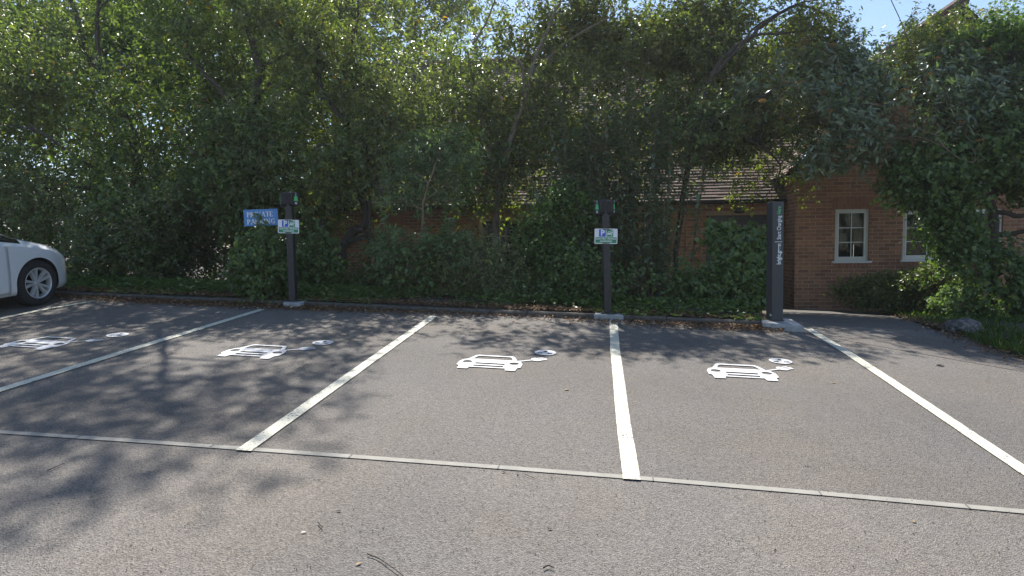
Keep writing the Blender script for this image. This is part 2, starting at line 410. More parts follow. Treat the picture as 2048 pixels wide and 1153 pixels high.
# joints of the edging strip
jb=MB()
for (jx,jy) in ((155,877),(425,894),(701,915),(997,937),(1306,961),(1640,989),(1935,1016)):
    q=plane_pt(jx,jy); a=np.array(q[:2])
    dv=snor*half*1.02; tv=sdir*0.004
    pts=[a-dv-tv,a-dv+tv,a+dv+tv,a+dv-tv]
    jb.add([(p[0],p[1],gz(p[0],p[1])+0.0095) for p in pts],[(0,1,2,3)])
tag(jb.build('edging_joint',simple('joint_dark',(0.15,0.14,0.125),0.9)),kind='structure')
# path up to the building, right of the charging totem
PL=[G(1535,655),G(1560,640),G(1560,626),G(1556,614),G(1555,604)]
PR=[G(2300,790),G(1990,702),G(1850,655),G(1745,622),G(1660,604)]
o=quad_strip('path',MA_PATH,PL,PR,0.0075,sub=6); tag(o,kind='structure')
# planting bed behind the kerb
def bed_top(x): return gz(x,yk(x)+0.1)
XB1=G(1530,650)[0]+0.1
bxs=np.linspace(-22,XB1,90)
vs=[];fs=[];n=26
for j in range(n+1):
    for x in bxs:
        y=yk(x)+0.10+(6.2)*(j/n)**1.5
        z=gz(x,y)+0.055+0.05*math.sin(x*2.1+y)*min(1,j/4)+0.03*math.sin(x*6+y*5)*min(1,j/4)
        vs.append((x,y,z))
k=len(bxs)
for j in range(n):
    for i in range(k-1): fs.append((j*k+i,j*k+i+1,(j+1)*k+i+1,(j+1)*k+i))
b=MB(); b.add(vs,fs); tag(b.build('planting_bed',M_SOIL,smooth=True),kind='structure')
# kerb of concrete blocks
b=MB(); x=-16.0; xe=G(1520,650)[0]
kd=_nrm((1,KM)); kn=np.array((-kd[1],kd[0]))
while x<xe:
    L_=min(0.9,xe-x)
    if L_<0.1: break
    jit=random.uniform(-.006,.006); h=0.075+random.uniform(-.008,.008)
    p0=np.array((x,yk(x)))+kn*jit; p1=np.array((x+L_-0.008,yk(x+L_-0.008)))+kn*jit
    q0,q1=p0+kn*0.115,p1+kn*0.115
    def zz(p,d): return (p[0],p[1],gz(p[0],min(p[1],yk(p[0])))+d)
    e0,e1=p0+kn*0.018,p1+kn*0.018
    b.add([zz(p0,-.05),zz(p1,-.05),zz(p1,h-.02),zz(p0,h-.02),zz(e1,h),zz(e0,h),zz(q1,h),zz(q0,h),zz(q1,-.05),zz(q0,-.05)],
          [(0,1,2,3),(3,2,4,5),(5,4,6,7),(7,6,8,9),(0,3,5,7,9),(1,8,6,4,2)])
    x+=L_
tag(b.build('kerb',M_KERB),kind='structure')
# grass verge on the right
VL=[G(2700,880),G(2300,786),G(2060,722),G(1960,690),G(1850,650),G(1760,622),G(1700,608)]
VR=[np.array((16,5.5,0)),np.array((15,8,0)),np.array((14.5,10,0)),np.array((14,11,0)),np.array((13,11.9,0)),np.array((11,12.4,0)),np.array((9,12.8,0))]
b=MB(); vs=[];fs=[];n=14
Ld=[];Rd=[]
for i in range(len(VL)-1):
    for t in range(5):
        Ld.append(VL[i][:2]+(VL[i+1][:2]-VL[i][:2])*t/5); Rd.append(VR[i][:2]+(VR[i+1][:2]-VR[i][:2])*t/5)
for l,r in zip(Ld,Rd):
    for j in range(n+1):
        q=l+(r-l)*j/n; vs.append((q[0],q[1],gz(q[0],q[1])+0.012+0.10*(j/n)**0.5+0.02*math.sin(q[0]*5)*math.sin(q[1]*4)))
for i in range(len(Ld)-1):
    for j in range(n): fs.append((i*(n+1)+j,i*(n+1)+j+1,(i+1)*(n+1)+j+1,(i+1)*(n+1)+j))
b.add(vs,fs); verge=b.build('verge',M_SOIL,smooth=True); tag(verge,kind='structure')
VERGE=(np.array(Ld),np.array(Rd))

# ------------------------------------------------------------------ building
ANG=math.radians(-7.0)
E_S=np.array((math.cos(ANG),math.sin(ANG),0)); E_N=np.array((-math.sin(ANG),math.cos(ANG),0))   # E_N points into the building
O_R=P(1630,500,13.5); O_R[2]=0.0            # right wing plane
O_L=P(1400,500,14.6); O_L[2]=0.0
REC=float((O_L-O_R).dot(E_N))                 # recess of the low wing
def FR(px,py,off=0.0):
    r=ray(px,py); t=((O_R-CAM).dot(E_N)+off)/r.dot(E_N); q=CAM+r*t-O_R
    return float(q.dot(E_S)),float(q[2])
bld=thing('brick_building',O_R,'red brown brick house behind the shrubs with low tiled wing and tall gable','building',rz=ANG)
def wz(q): return q
ZB=-0.3
XF=UPRIGHT
# --- gable wing wall (local x = along wall, z up, y into building)
s_c,_=FR(1590,500)             # left corner
ap_s,ap_z=FR(1915,12)
el_s,el_z=FR(1566,352)
er_s=ap_s+(ap_s-s_c); er_z=el_z
sl_=(ap_z-el_z)/(ap_s-el_s)
z_corner=ap_z-(ap_s-s_c)*sl_
def hole(px0,py0,px1,py1,off=0.0):
    a=FR(px0,py0,off); b_=FR(px1,py1,off); return a[0],b_[1],b_[0],a[1]     # x0,z0,x1,z1
W1=hole(1671,419,1737,522)
W2=hole(1807,421,2004,518); 
W3=None
def rect(q): x0,z0,x1,z1=q; return [(x0,z0),(x1,z0),(x1,z1),(x0,z1)]
outer=[(s_c,ZB),(er_s,ZB),(er_s,z_corner),(ap_s,ap_z-0.12),(s_c,z_corner-0.12)]
wall=shape2d([outer,rect(W1),rect(W2)],0.25,'gable_wall',M_BRICK,bld,True,Matrix.Translation((0,0.25,0))@XF)
b=MB(); b.box((s_c,0.251,ZB),(s_c+0.25,REC+0.2,z_corner-0.15)); b.build('return_wall',M_BRICK,bld,uv=True)
b=MB(); b.box((er_s-0.25,0.251,ZB),(er_s,8,z_corner-0.15)); b.build('side_wall',M_BRICK,bld,uv=True)
def window(q,y,cols,rows,frame_m,parent,fw=0.055,casements=1,sill=True,sill_m=None,reflection_panel=None):
    x0,z0,x1,z1=q; y0=y+0.045
    fr=MB()
    fr.box((x0,y0,z0),(x1,y0+.07,z0+fw)); fr.box((x0,y0,z1-fw),(x1,y0+.07,z1))
    fr.box((x0,y0,z0+fw),(x0+fw,y0+.07,z1-fw)); fr.box((x1-fw,y0,z0+fw),(x1,y0+.07,z1-fw))
    wn=fr.build('window',frame_m,parent)
    cw=(x1-x0)/casements; bars=MB(); sash=MB()
    for c in range(casements):
        a0=x0+c*cw+(fw if c==0 else fw*0.5); a1=x0+(c+1)*cw-(fw if c==casements-1 else fw*0.5)
        if c: fr2=MB()
        if c: sash.box((a0-fw,y0+.004,z0+fw),(a0,y0+.066,z1-fw))
        # sash
        s=0.03
        sash.box((a0,y0-.012,z0+fw),(a0+s,y0+.05,z1-fw)); sash.box((a1-s,y0-.012,z0+fw),(a1,y0+.05,z1-fw))
        sash.box((a0+s,y0-.012,z0+fw),(a1-s,y0+.05,z0+fw+s)); sash.box((a0+s,y0-.012,z1-fw-s),(a1-s,y0+.05,z1-fw))
        i0,i1,j0,j1=a0+s,a1-s,z0+fw+s,z1-fw-s
        for k in range(1,cols): xx=i0+(i1-i0)*k/cols; bars.box((xx-.009,y0-.004,j0),(xx+.009,y0+.0,j1))
        for k in range(1,rows): zz=j0+(j1-j0)*k/rows; bars.box((i0,y0-.006,zz-.009),(i1,y0-.0005,zz+.009))
    sash.build('sash',frame_m,wn); bars.build('glazing_bar',frame_m,wn)
    g=MB(); g.box((x0+fw*.6,y0+.02,z0+fw*.6),(x1-fw*.6,y0+.026,z1-fw*.6)); g.build('pane',M_GLASS,wn)
    if sill:
        sb=MB(); sb.box((x0-.05,y-.05,z0-.045),(x1+.05,y0+.03,z0-.002)); sb.build('sill',sill_m or frame_m,wn)
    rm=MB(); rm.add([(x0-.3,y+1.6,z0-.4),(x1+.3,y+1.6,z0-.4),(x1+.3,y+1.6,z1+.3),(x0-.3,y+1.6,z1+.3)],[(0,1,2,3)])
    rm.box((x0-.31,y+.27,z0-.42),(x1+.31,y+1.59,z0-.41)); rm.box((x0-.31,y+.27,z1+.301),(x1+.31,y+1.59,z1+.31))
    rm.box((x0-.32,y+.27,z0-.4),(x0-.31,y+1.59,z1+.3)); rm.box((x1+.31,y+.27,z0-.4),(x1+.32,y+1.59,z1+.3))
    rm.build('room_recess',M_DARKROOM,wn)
    if reflection_panel:  # added panel behind the glass, its olive colour imitates a reflection
        bl=MB(); zb=z0+(z1-z0)*reflection_panel; n=14
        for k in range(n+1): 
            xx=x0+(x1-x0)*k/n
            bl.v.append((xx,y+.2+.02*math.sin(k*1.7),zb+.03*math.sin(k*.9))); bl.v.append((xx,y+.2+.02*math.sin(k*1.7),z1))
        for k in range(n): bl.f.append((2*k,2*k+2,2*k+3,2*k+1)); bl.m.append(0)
        bl.build('reflection_panel',M_REFLECT,wn)
    return wn
window(W1,0,2,3,M_UPVC,bld,reflection_panel=0.3)
window(W2,0,2,3,M_UPVC,bld,casements=2,reflection_panel=0.62)
# brick soldier arches, a hair proud of the wall
for q in (W1,W2):
    b=MB(); b.box((q[0]-.06,-.004,q[3]+.005),(q[2]+.06,0.1,q[3]+.225)); b.build('soldier_course',M_SOLDIER,bld,uv=True)
    b=MB(); b.box((q[0]-.0,-.003,q[1]-.16),(q[2]+.0,0.1,q[1]-.05)); b.build('sill_course',M_SOLDIER,bld,uv=True)
def tiled_slope(p00,p10,p01,p11,name,parent,gauge=0.10):
    """p00,p10 eave ends; p01,p11 ridge ends: stepped courses of tiles"""
    p00,p10,p01,p11=[np.array(p,float) for p in (p00,p10,p01,p11)]
    n_=_nrm(np.cross(p10-p00,p01-p00)); n_=n_ if n_[2]>0 else -n_
    rows=int(np.linalg.norm(p01-p00)/gauge); vs=[];fs=[];uvs=[]
    Lw=np.linalg.norm(p10-p00)
    for r in range(rows):
        t0,t1=r/rows,(r+1.0)/rows
        a0=p00+(p01-p00)*t0; a1=p10+(p11-p10)*t0; c0=p00+(p01-p00)*t1; c1=p10+(p11-p10)*t1
        m_=max(1,int(Lw/0.5))
        for k in range(m_):
            u0,u1=k/m_,(k+1)/m_
            j0=random.uniform(.014,.024)
            q=[a0+(a1-a0)*u0+n_*j0,a0+(a1-a0)*u1+n_*j0,c0+(c1-c0)*u1+n_*.002,c0+(c1-c0)*u0+n_*.002,a0+(a1-a0)*u0-n_*.004,a0+(a1-a0)*u1-n_*.004]
            i=len(vs); vs+=q; fs+=[(i,i+1,i+2,i+3),(i+4,i+5,i+1,i)]
            off=(0.0825 if r%2 else 0)
            for f in (((u0*Lw+off,r*.1+.002),(u1*Lw+off,r*.1+.002),(u1*Lw+off,r*.1+.098),(u0*Lw+off,r*.1+.098)),((u0*Lw,r*.1),(u1*Lw,r*.1),(u1*Lw,r*.1+.01),(u0*Lw,r*.1+.01))): uvs+=list(f)
    me=bpy.data.meshes.new(name); me.from_pydata([tuple(v) for v in vs],[],fs); me.materials.append(M_TILE)
    l=me.uv_layers.new(name='UVMap'); l.data.foreach_set('uv',np.array(uvs).ravel()); me.update()
    return link(bpy.data.objects.new(name,me),parent)
# gable roof
ov=0.18; bk=9.0
tiled_slope((el_s,-ov,el_z),(el_s,bk,el_z),(ap_s,-ov,ap_z),(ap_s,bk,ap_z),'roof',bld)
tiled_slope((2*ap_s-el_s,bk,el_z),(2*ap_s-el_s,-ov,el_z),(ap_s,bk,ap_z),(ap_s,-ov,ap_z),'roof',bld)
b=MB(); b.tube([(ap_s,-ov-.02,ap_z+.02),(ap_s,bk,ap_z+.02)],0.12,10); b.build('ridge_tiles',simple('ridge_clay',(0.12,0.085,0.07),0.85,var=.3,scale=8),bld)
b=MB()
for sg in (-1,1):
    xa=ap_s+sg*(ap_s-el_s)
    b.add([(ap_s,-ov+.02,ap_z-.02),(xa,-ov+.02,el_z-.02),(xa,-ov+.02,el_z-.16),(ap_s,-ov+.02,ap_z-.16),(ap_s,-ov+.05,ap_z-.02),(xa,-ov+.05,el_z-.02),(xa,-ov+.05,el_z-.16),(ap_s,-ov+.05,ap_z-.16)],
          [(0,1,2,3),(4,7,6,5),(0,4,5,1),(2,6,7,3),(1,5,6,2)])
b.build('bargeboard',M_GUT,bld)
# --- low wing
def FL(px,py): return FR(px,py,REC)
lw0=FL(628,500)[0]; lw1=s_c
ev_z=FL(1470,404)[1]
D=FL(1413,432); D2=FL(1536,432)
dr=(D[0],0.25,D2[0]+0.25,D[1])
W4=(FL(957,430)[0],FL(957,540)[1],FL(1122,430)[0],FL(957,436)[1])
W5=(FL(1290,430)[0],FL(957,545)[1],FL(1332,430)[0],FL(957,432)[1])
W6=(FL(640,430)[0],FL(957,482)[1],FL(660,430)[0],FL(957,420)[1])
y=REC
outer=[(lw0,ZB),(lw1,ZB),(lw1,ev_z),(lw0,ev_z)]
shape2d([outer,rect(dr),rect(W4),rect(W5),rect(W6)],0.25,'wing_wall',M_BRICK,bld,True,Matrix.Translation((0,y+.25,0))@XF)
window(W4,y,2,3,M_CREAM,bld,casements=2,reflection_panel=None)
window(W5,y,2,3,M_CREAM,bld,casements=1)
window(W6,y,1,2,M_UPVC,bld,casements=1)
b=MB(); b.box((W4[0]-.08,y-.004,W4[3]+.004),(W4[2]+.08,y+.1,W4[3]+.225)); b.build('soldier_course',M_SOLDIER,bld,uv=True)
# orange brick pier
qa=FL(728,500)[0]; qb=FL(748,500)[0]
b=MB(); b.box((qa,y-.03,ZB),(qb,y+.1,ev_z-.02)); b.build('brick_pier',M_BRICKO,bld,uv=True)
b=MB(); b.box((qb+.004,y-.012,ZB),(qb+.75,y+.1,ev_z-.03)); b.build('plaster_panel',simple('render_salmon',(0.42,0.20,0.13),0.9,var=.2,scale=6),bld)
# ribbed quoin panels beside the door
for (xx0,xx1) in ((dr[0]-.24,dr[0]-.01),(dr[2]+.05,dr[2]+.28)):
    zq=0.35
    while zq<dr[3]-.1:
        rb=MB()
        for k in range(7): rb.box((xx0,y-.012,zq+k*.032),(xx1,y+.02,zq+k*.032+.018))
        rb.box((xx0+.01,y-.006,zq),(xx1-.01,y+.02,zq+.20)); rb.build('ribbed_quoin',M_BRICK,bld,uv=True)
        zq+=.45
# door: dark double doors with glazed tops, beam and lamp over
dm=MB(); x0,z0,x1,z1=dr; fw=.07
dm.box((x0,y+.05,z0),(x0+fw,y+.15,z1)); dm.box((x1-fw,y+.05,z0),(x1,y+.15,z1)); dm.box((x0+fw,y+.05,z1-.14),(x1-fw,y+.15,z1))
door=dm.build('door',M_BLACKW,bld)
n_d=3; wd=(x1-x0-2*fw)/n_d
for k in range(n_d):
    a0=x0+fw+k*wd+.004; a1=a0+wd-.008; lf=MB(); zt=z1-.145
    lf.box((a0,y+.07,z0),(a0+.09,y+.12,zt)); lf.box((a1-.09,y+.07,z0),(a1,y+.12,zt))
    lf.box((a0+.09,y+.07,zt-.05),(a1-.09,y+.12,zt)); lf.box((a0+.09,y+.07,z0),(a1-.09,y+.12,z0+.25))
    lf.box((a0+.09,y+.07,z0+.8),(a1-.09,y+.12,z0+.9)); lf.box((a0+.09,y+.085,z0+.25),(a1-.09,y+.105,z0+.8))
    xm=(a0+a1)/2
    lf.box((xm-.015,y+.072,z0+.9),(xm+.015,y+.118,zt-.05))
    for zz in (zt-.42,zt-.80):
        lf.box((a0+.09,y+.072,zz-.015),(xm-.015,y+.118,zz+.015)); lf.box((xm+.015,y+.072,zz-.015),(a1-.09,y+.118,zz+.015))
    lf.build('door_leaf',M_BLACKW,door)
    g=MB(); g.box((a0+.08,y+.095,z0+.88),(a1-.08,y+.1,zt-.04)); g.build('door_pane',M_GLASS,door)
g=MB(); g.box((x0-.2,y+1.2,z0),(x1+.2,y+1.22,z1+.3)); g.build('door_olive_panel',M_REFLECT,door)  # olive panel behind the door panes, in the windows' painted reflection colour
b=MB(); b.box((x0-.02,y-.02,z1+.005),(x1+.05,y+.08,z1+.085)); b.build('door_beam',simple('beam_pale',(0.40,0.30,0.21),.8,var=.2),bld)
lx,lz=FL(1479,424); b=MB()
b.lathe([(0.0,y-.13),(.10,y-.125),(.14,y-.09),(.15,y-.02)],'y',20); me_=b
for i,q in enumerate(b.v): b.v[i]=(lx+q[0]*.9,q[1],lz+.02+q[2]*.42)
b.build('porch_lamp',M_LAMP,bld,smooth=True)
# eave: rafter ends, gutter, roof
xx=lw0+.1; M_RAFT=simple('rafter_pale',(0.45,0.33,0.22),.8)
while xx<lw1-.1:
    fe=MB(); fe.box((xx,y-.16,ev_z-.085),(xx+.05,y-.001,ev_z-.035)); fe.build('rafter_end',M_RAFT,bld); xx+=.315
gt=MB(); gt.tube([(lw0-.1,y-.22,ev_z-.005),(lw1-.02,y-.22,ev_z-.005)],.055,8); gt.box((lw0-.1,y-.16,ev_z-.03),(lw1-.02,y-.14,ev_z+.08)); gt.build('gutter',M_GUT,bld)
rg_d=4.0; rg_z=ev_z+4.4
tiled_slope((lw0-.25,y-.24,ev_z+.02),(s_c+.0,y-.24,ev_z+.02),(lw0-.25,y+rg_d,rg_z),(s_c+2.2,y+rg_d,rg_z),'roof',bld)
tiled_slope((s_c+2.2,y+rg_d+rg_d,ev_z),(lw0-.25,y+rg_d+rg_d,ev_z),(s_c+2.2,y+rg_d,rg_z),(lw0-.25,y+rg_d,rg_z),'roof',bld)
b=MB(); b.tube([(lw0-.25,y+rg_d,rg_z+.02),(s_c+2.2,y+rg_d,rg_z+.02)],.11,10); b.build('ridge_tiles',simple('ridge_clay2',(0.14,0.10,0.08),.85,var=.3,scale=8),bld)
b=MB(); b.add([(lw0,y+.26,ZB),(lw0,y+2*rg_d-.3,ZB),(lw0,y+2*rg_d-.3,ev_z),(lw0,y+rg_d,rg_z-.1),(lw0,y+.26,ev_z+.2)],[(0,4,3,2,1)]); b.build('end_wall',M_BRICK,bld,uv=True)
# ------------------------------------------------------------------ painted markings
BD=_nrm((0.155,0.988)); BX=np.array((BD[1],-BD[0]))
def drape(o,origin,ux,uy,dz,sub=0):
    """local XY of a flat mesh -> lies on the car park"""
    me=o.data
    for v in me.vertices:
        q=np.array(origin[:2])+v.co.x*ux+v.co.y*uy
        v.co=Vector((q[0]-origin[0],q[1]-origin[1],gz(q[0],q[1])-origin[2]+dz+v.co.z*0.0))
    me.update(); return o
def bay_line(px,label,wid=0.1,wear=None):
    pts=[np.array(plane_pt(*p)[:2]) for p in px]
    o3=np.array((*pts[0],gz(*pts[0]))); b=MB(); k=24
    dense=[]
    for i in range(len(pts)-1):
        for t in range(k): dense.append(pts[i]+(pts[i+1]-pts[i])*t/k)
    dense.append(pts[-1]); n=len(dense); vs=[]
    for i,p in enumerate(dense):
        t=_nrm(dense[min(i+1,n-1)]-dense[max(i-1,0)]); no=np.array((-t[1],t[0]))
        for sg in (1,-1):
            q=p+no*sg*(wid/2+random.uniform(-.0015,.0015)); vs.append((q[0]-o3[0],q[1]-o3[1],gz(*q)-o3[2]+0.0125))
    b.add(vs,[(2*i,2*i+1,2*i+3,2*i+2) for i in range(n-1)])
    o=b.build('bay_line',M_LINE); o.location=Vector(o3); tag(o,label,'painted line','bay lines painted on the car park'); return o
bay_line([(-330,732),(0,639),(95,620),(190,603.5)],'thin worn bay line beside the front wheel of the white car',0.085)
bay_line([(-420,919),(0,783),(300,690),(527,620)],'shaded white bay line ending at the kerb below the private parking sign')
bay_line([(487,905),(868,634)],'straight cream bay line from the concrete edging to the kerb')
bay_line([(1264,963),(1247,850),(1236.5,755),(1230,700),(1227,643)],'bent cream bay line leading to the charger post with two visible green labels')
bay_line([(2500,1245),(2040,939),(1780,764),(1700,711),(1614,658)],'long cream bay line starting at the plinth of the tall dark totem',0.1)
def scan2d(loops,step,name,mat,parent=None,xf=None):
    """even-odd filled outlines as thin trapezoid strips in local XY"""
    segs=[(lp[i],lp[(i+1)%len(lp)]) for lp in loops for i in range(len(lp))]
    ys=sorted(set(round(q[1],5) for lp in loops for q in lp)); yy=[]
    for a,b_ in zip(ys,ys[1:]):
        k=max(1,int(math.ceil((b_-a)/step)))
        yy+=[a+(b_-a)*i/k for i in range(k)]
    yy.append(ys[-1]); b=MB()
    def xs(y,ym):
        r=[]
        for (x0,y0),(x1,y1) in segs:
            if min(y0,y1)<ym<max(y0,y1): r.append((x0+(x1-x0)*(ym-y0)/(y1-y0),x0+(x1-x0)*(y-y0)/(y1-y0)))
        return [q[1] for q in sorted(r)]
    for a,c in zip(yy,yy[1:]):
        if c-a<1e-6: continue
        ym=(a+c)/2; lo,hi=xs(a,ym),xs(c,ym)
        for i in range(0,len(lo)-1,2): b.add([(lo[i],a,0),(lo[i+1],a,0),(hi[i+1],c,0),(hi[i],c,0)],[(0,1,2,3)])
    o=b.build(name,mat,parent)
    if xf is not None: o.data.transform(xf)
    return o
def symbol(org,label):
    o3=(org[0],org[1],gz(*org))
    root=thing('charging_symbol',o3,label,'painted symbol','charging symbols painted in the bays')
    W=0.546
    body=[(0,0),(0.095,0),(0.105,.065),(W-.105,.065),(W-.095,0),(W,0),(W+.005,.10),(W+.035,.13),(W+.035,.25),(W+.01,.33),(W-.03,.36),(W-.075,.50),(W-.10,.53),(.10,.53),(.075,.50),(.03,.36),(-.01,.33),(-.035,.25),(-.035,.13),(-.005,.10)]
    screen=[(.075,.37),(W-.075,.37),(W-.105,.475),(W-.125,.49),(.125,.49),(.105,.475)]
    holes=[screen,ell(.045,.25,.046,.046),ell(W-.045,.25,.046,.046)]
    for zz in (.10,.185): holes.append([(.13,zz),(W-.13,zz),(W-.13,zz+.045),(.13,zz+.045)])
    drape(scan2d([body]+holes,.02,'car_pictogram',M_SYM,root),o3,BX,BD,.0125)
    c,s_=math.cos(math.radians(33)),math.sin(math.radians(33))
    def rt(pts,cx=.66,cy=.44): return [(cx+x*c-y*s_,cy+x*s_+y*c) for x,y in pts]
    cab=rt([(-.16,-.13)]) # lead
    plug=[(-.2,-.012),(-.02,-.012),(-.005,-.035),(.02,-.06),(.06,-.06),(.06,-.045),(.135,-.045),(.135,-.022),(.06,-.022),(.06,-.008),(.15,-.008),(.15,.014),(.06,.014),(.06,.03),(.135,.03),(.135,.052),(.06,.052),(.06,.068),(.02,.068),(-.005,.04),(-.02,.012),(-.2,.012)]
    drape(scan2d([rt(plug)],.02,'plug_pictogram',M_SYM,root),o3,BX,BD,.0125)
    cx,cy=.745,.765
    slots=[[(cx-.016,cy+.015),(cx+.016,cy+.015),(cx+.016,cy+.075),(cx-.016,cy+.075)],[(cx-.075,cy-.05),(cx-.025,cy-.05),(cx-.025,cy-.015),(cx-.075,cy-.015)],[(cx+.025,cy-.05),(cx+.075,cy-.05),(cx+.075,cy-.015),(cx+.025,cy-.015)]]
    drape(scan2d([ell(cx,cy,.11,.11,32)]+slots,.02,'socket_pictogram',M_SYM,root),o3,BX,BD,.0125)
symbol((-5.23,6.52),'white electric car symbol painted in the bay next to the parked white car')
symbol((-2.89,6.29),'white electric car symbol in tree shade before the post with one green label')
symbol((-0.52,5.98),'white electric car symbol between the straight cream line and the bent one')
symbol((1.81,5.77),'white electric car symbol in the bay in front of the tall totem')

# ------------------------------------------------------------------ charger posts, signs, totem
def pad(name,px,dz,label,th=0.1):
    """concrete slab from its four top corners in the picture (front-left, front-right, back-right, back-left)"""
    pts=[plane_pt_h(x,y,dz) for (x,y) in px]
    zt=max(p[2] for p in pts); c0=np.mean(pts,0)
    vs=[(p[0]-c0[0],p[1]-c0[1],p[2]-c0[2]) for p in pts]; cc=.012
    inn=[(v[0]*.985,v[1]*.97,v[2]) for v in vs]; low=[(v[0],v[1],v[2]-cc) for v in vs]; bot=[(v[0],v[1],v[2]-th-.1) for v in vs]
    b=MB(); b.add(inn+low+bot,[(0,1,2,3)]+[(4+i,4+(i+1)%4,(i+1)%4,i) for i in range(4)]+[(8+i,8+(i+1)%4,4+(i+1)%4,4+i) for i in range(4)]+[(11,10,9,8)])
    o=b.build(name,M_CONC); o.location=Vector(c0); tag(o,label,'concrete pad','concrete pads under the charging posts')
def plane_pt_h(px,py,dz):
    r=ray(px,py); t=(dz-EYE)/(r[2]-CA*r[0]-CB*r[1]); return CAM+r*t
HP=.076
pad('concrete_pad',[(566,605.5),(601,606.8),(615,601),(580,598.8)],HP,'small pale slab under the charger post beside the private parking sign')
pad('concrete_pad',[(1188,629.3),(1247,631.8),(1242,626),(1192,623.6)],HP,'pale slab under the charger post at the end of the bent line')
bL=plane_pt_h(587,601.5,HP); bM=plane_pt_h(1215,626,HP); dL,dM=bL[1],bM[1]; zL,zM=bL[2],bM[2]
def charger_post(pt_top,pt_base,d,z0,nums,label,rz):
    base=P(*pt_base,d); base[2]=z0-.004; top=P(*pt_top,d)
    H=top[2]-z0; lean=math.atan2(top[0]-base[0],H)
    root=thing('charger_post',base,label,'charger','car charger posts behind the kerb',rot=(0,lean,rz))
    w_=.048
    b=MB(); b.cbox((-w_,-w_,.01),(w_,w_,H),.006); b.build('pole',M_POST,root)
    b=MB(); b.cbox((-.11,-.11,0),(.11,.11,.012),.004); fl=b.build('base_flange',M_POST,root)
    for sx in (-1,1):
        for sy in (-1,1):
            b=MB(); b.lathe([(0,.034),(.011,.034),(.011,.012)],'z',6); b.v=[(v[0]+sx*.085,v[1]+sy*.085,v[2]) for v in b.v]; b.build('bolt',M_CHARG,root)
    for sg,num in zip((-1,1),nums):
        u=bpy.data.objects.new('charger_unit',None); link(u,root); u.location=(sg*w_,0.0,H-.105); u.rotation_euler=(0,0,-sg*math.radians(30))
        # local: outward = sg*x ; label face outwards, ribbed flank towards the bay
        b=MB(); t=.075
        xs=[0,t] if sg>0 else [-t,0]
        prof=[(-.085,-.10),(.075,-.10),(.085,-.08),(.085,.085),(.07,.10),(-.07,.10),(-.085,.085)]
        prof=[(-.072,-.065),(-.045,-.10),(.045,-.10),(.072,-.065),(.072,.083),(.06,.096),(-.06,.096),(-.072,.083)]
        vs=[(0,y,z) for y,z in prof]+[(sg*t*.8,y,z) for y,z in prof]+[(sg*t,y*.88,z*.9) for y,z in prof]
        fs=[tuple(range(8))]+[tuple(range(23,15,-1))]
        for r in (0,8):
            for i in range(8): fs.append((r+i,r+(i+1)%8,r+8+(i+1)%8,r+8+i))
        b.add(vs,fs)
        for k in range(7):
            zz=-.06+k*.02; xa=(sg*.012,sg*.058); b.box((min(xa),-.078,zz),(max(xa),-.0715,zz+.013))
        case=b.build('unit_case',M_CHARG,u)
        f=sg*(t+.0015)
        lb=MB(); lb.add([(f,-.02,.045),(f,.02,.045),(f,.035,-.025),(f,-.035,-.025)],[(0,1,2,3)]); lb.build('status_label',M_LABEL,u)
        # the unit's face is turned towards the bay: label repeated on the bevel that faces the cars
        Mx=Matrix.Translation((f,0,.072))@Matrix.Rotation(math.radians(90*sg),4,'Z')@UPRIGHT
        text_mesh(num,.05,'unit_number',M_LET,u,Mx)
        g=MB(); g.box((min(f,f+sg*.001),-.018,-.072),(max(f,f+sg*.001),.018,-.04)); g.build('info_label',M_TAG,u)
    return root,lean
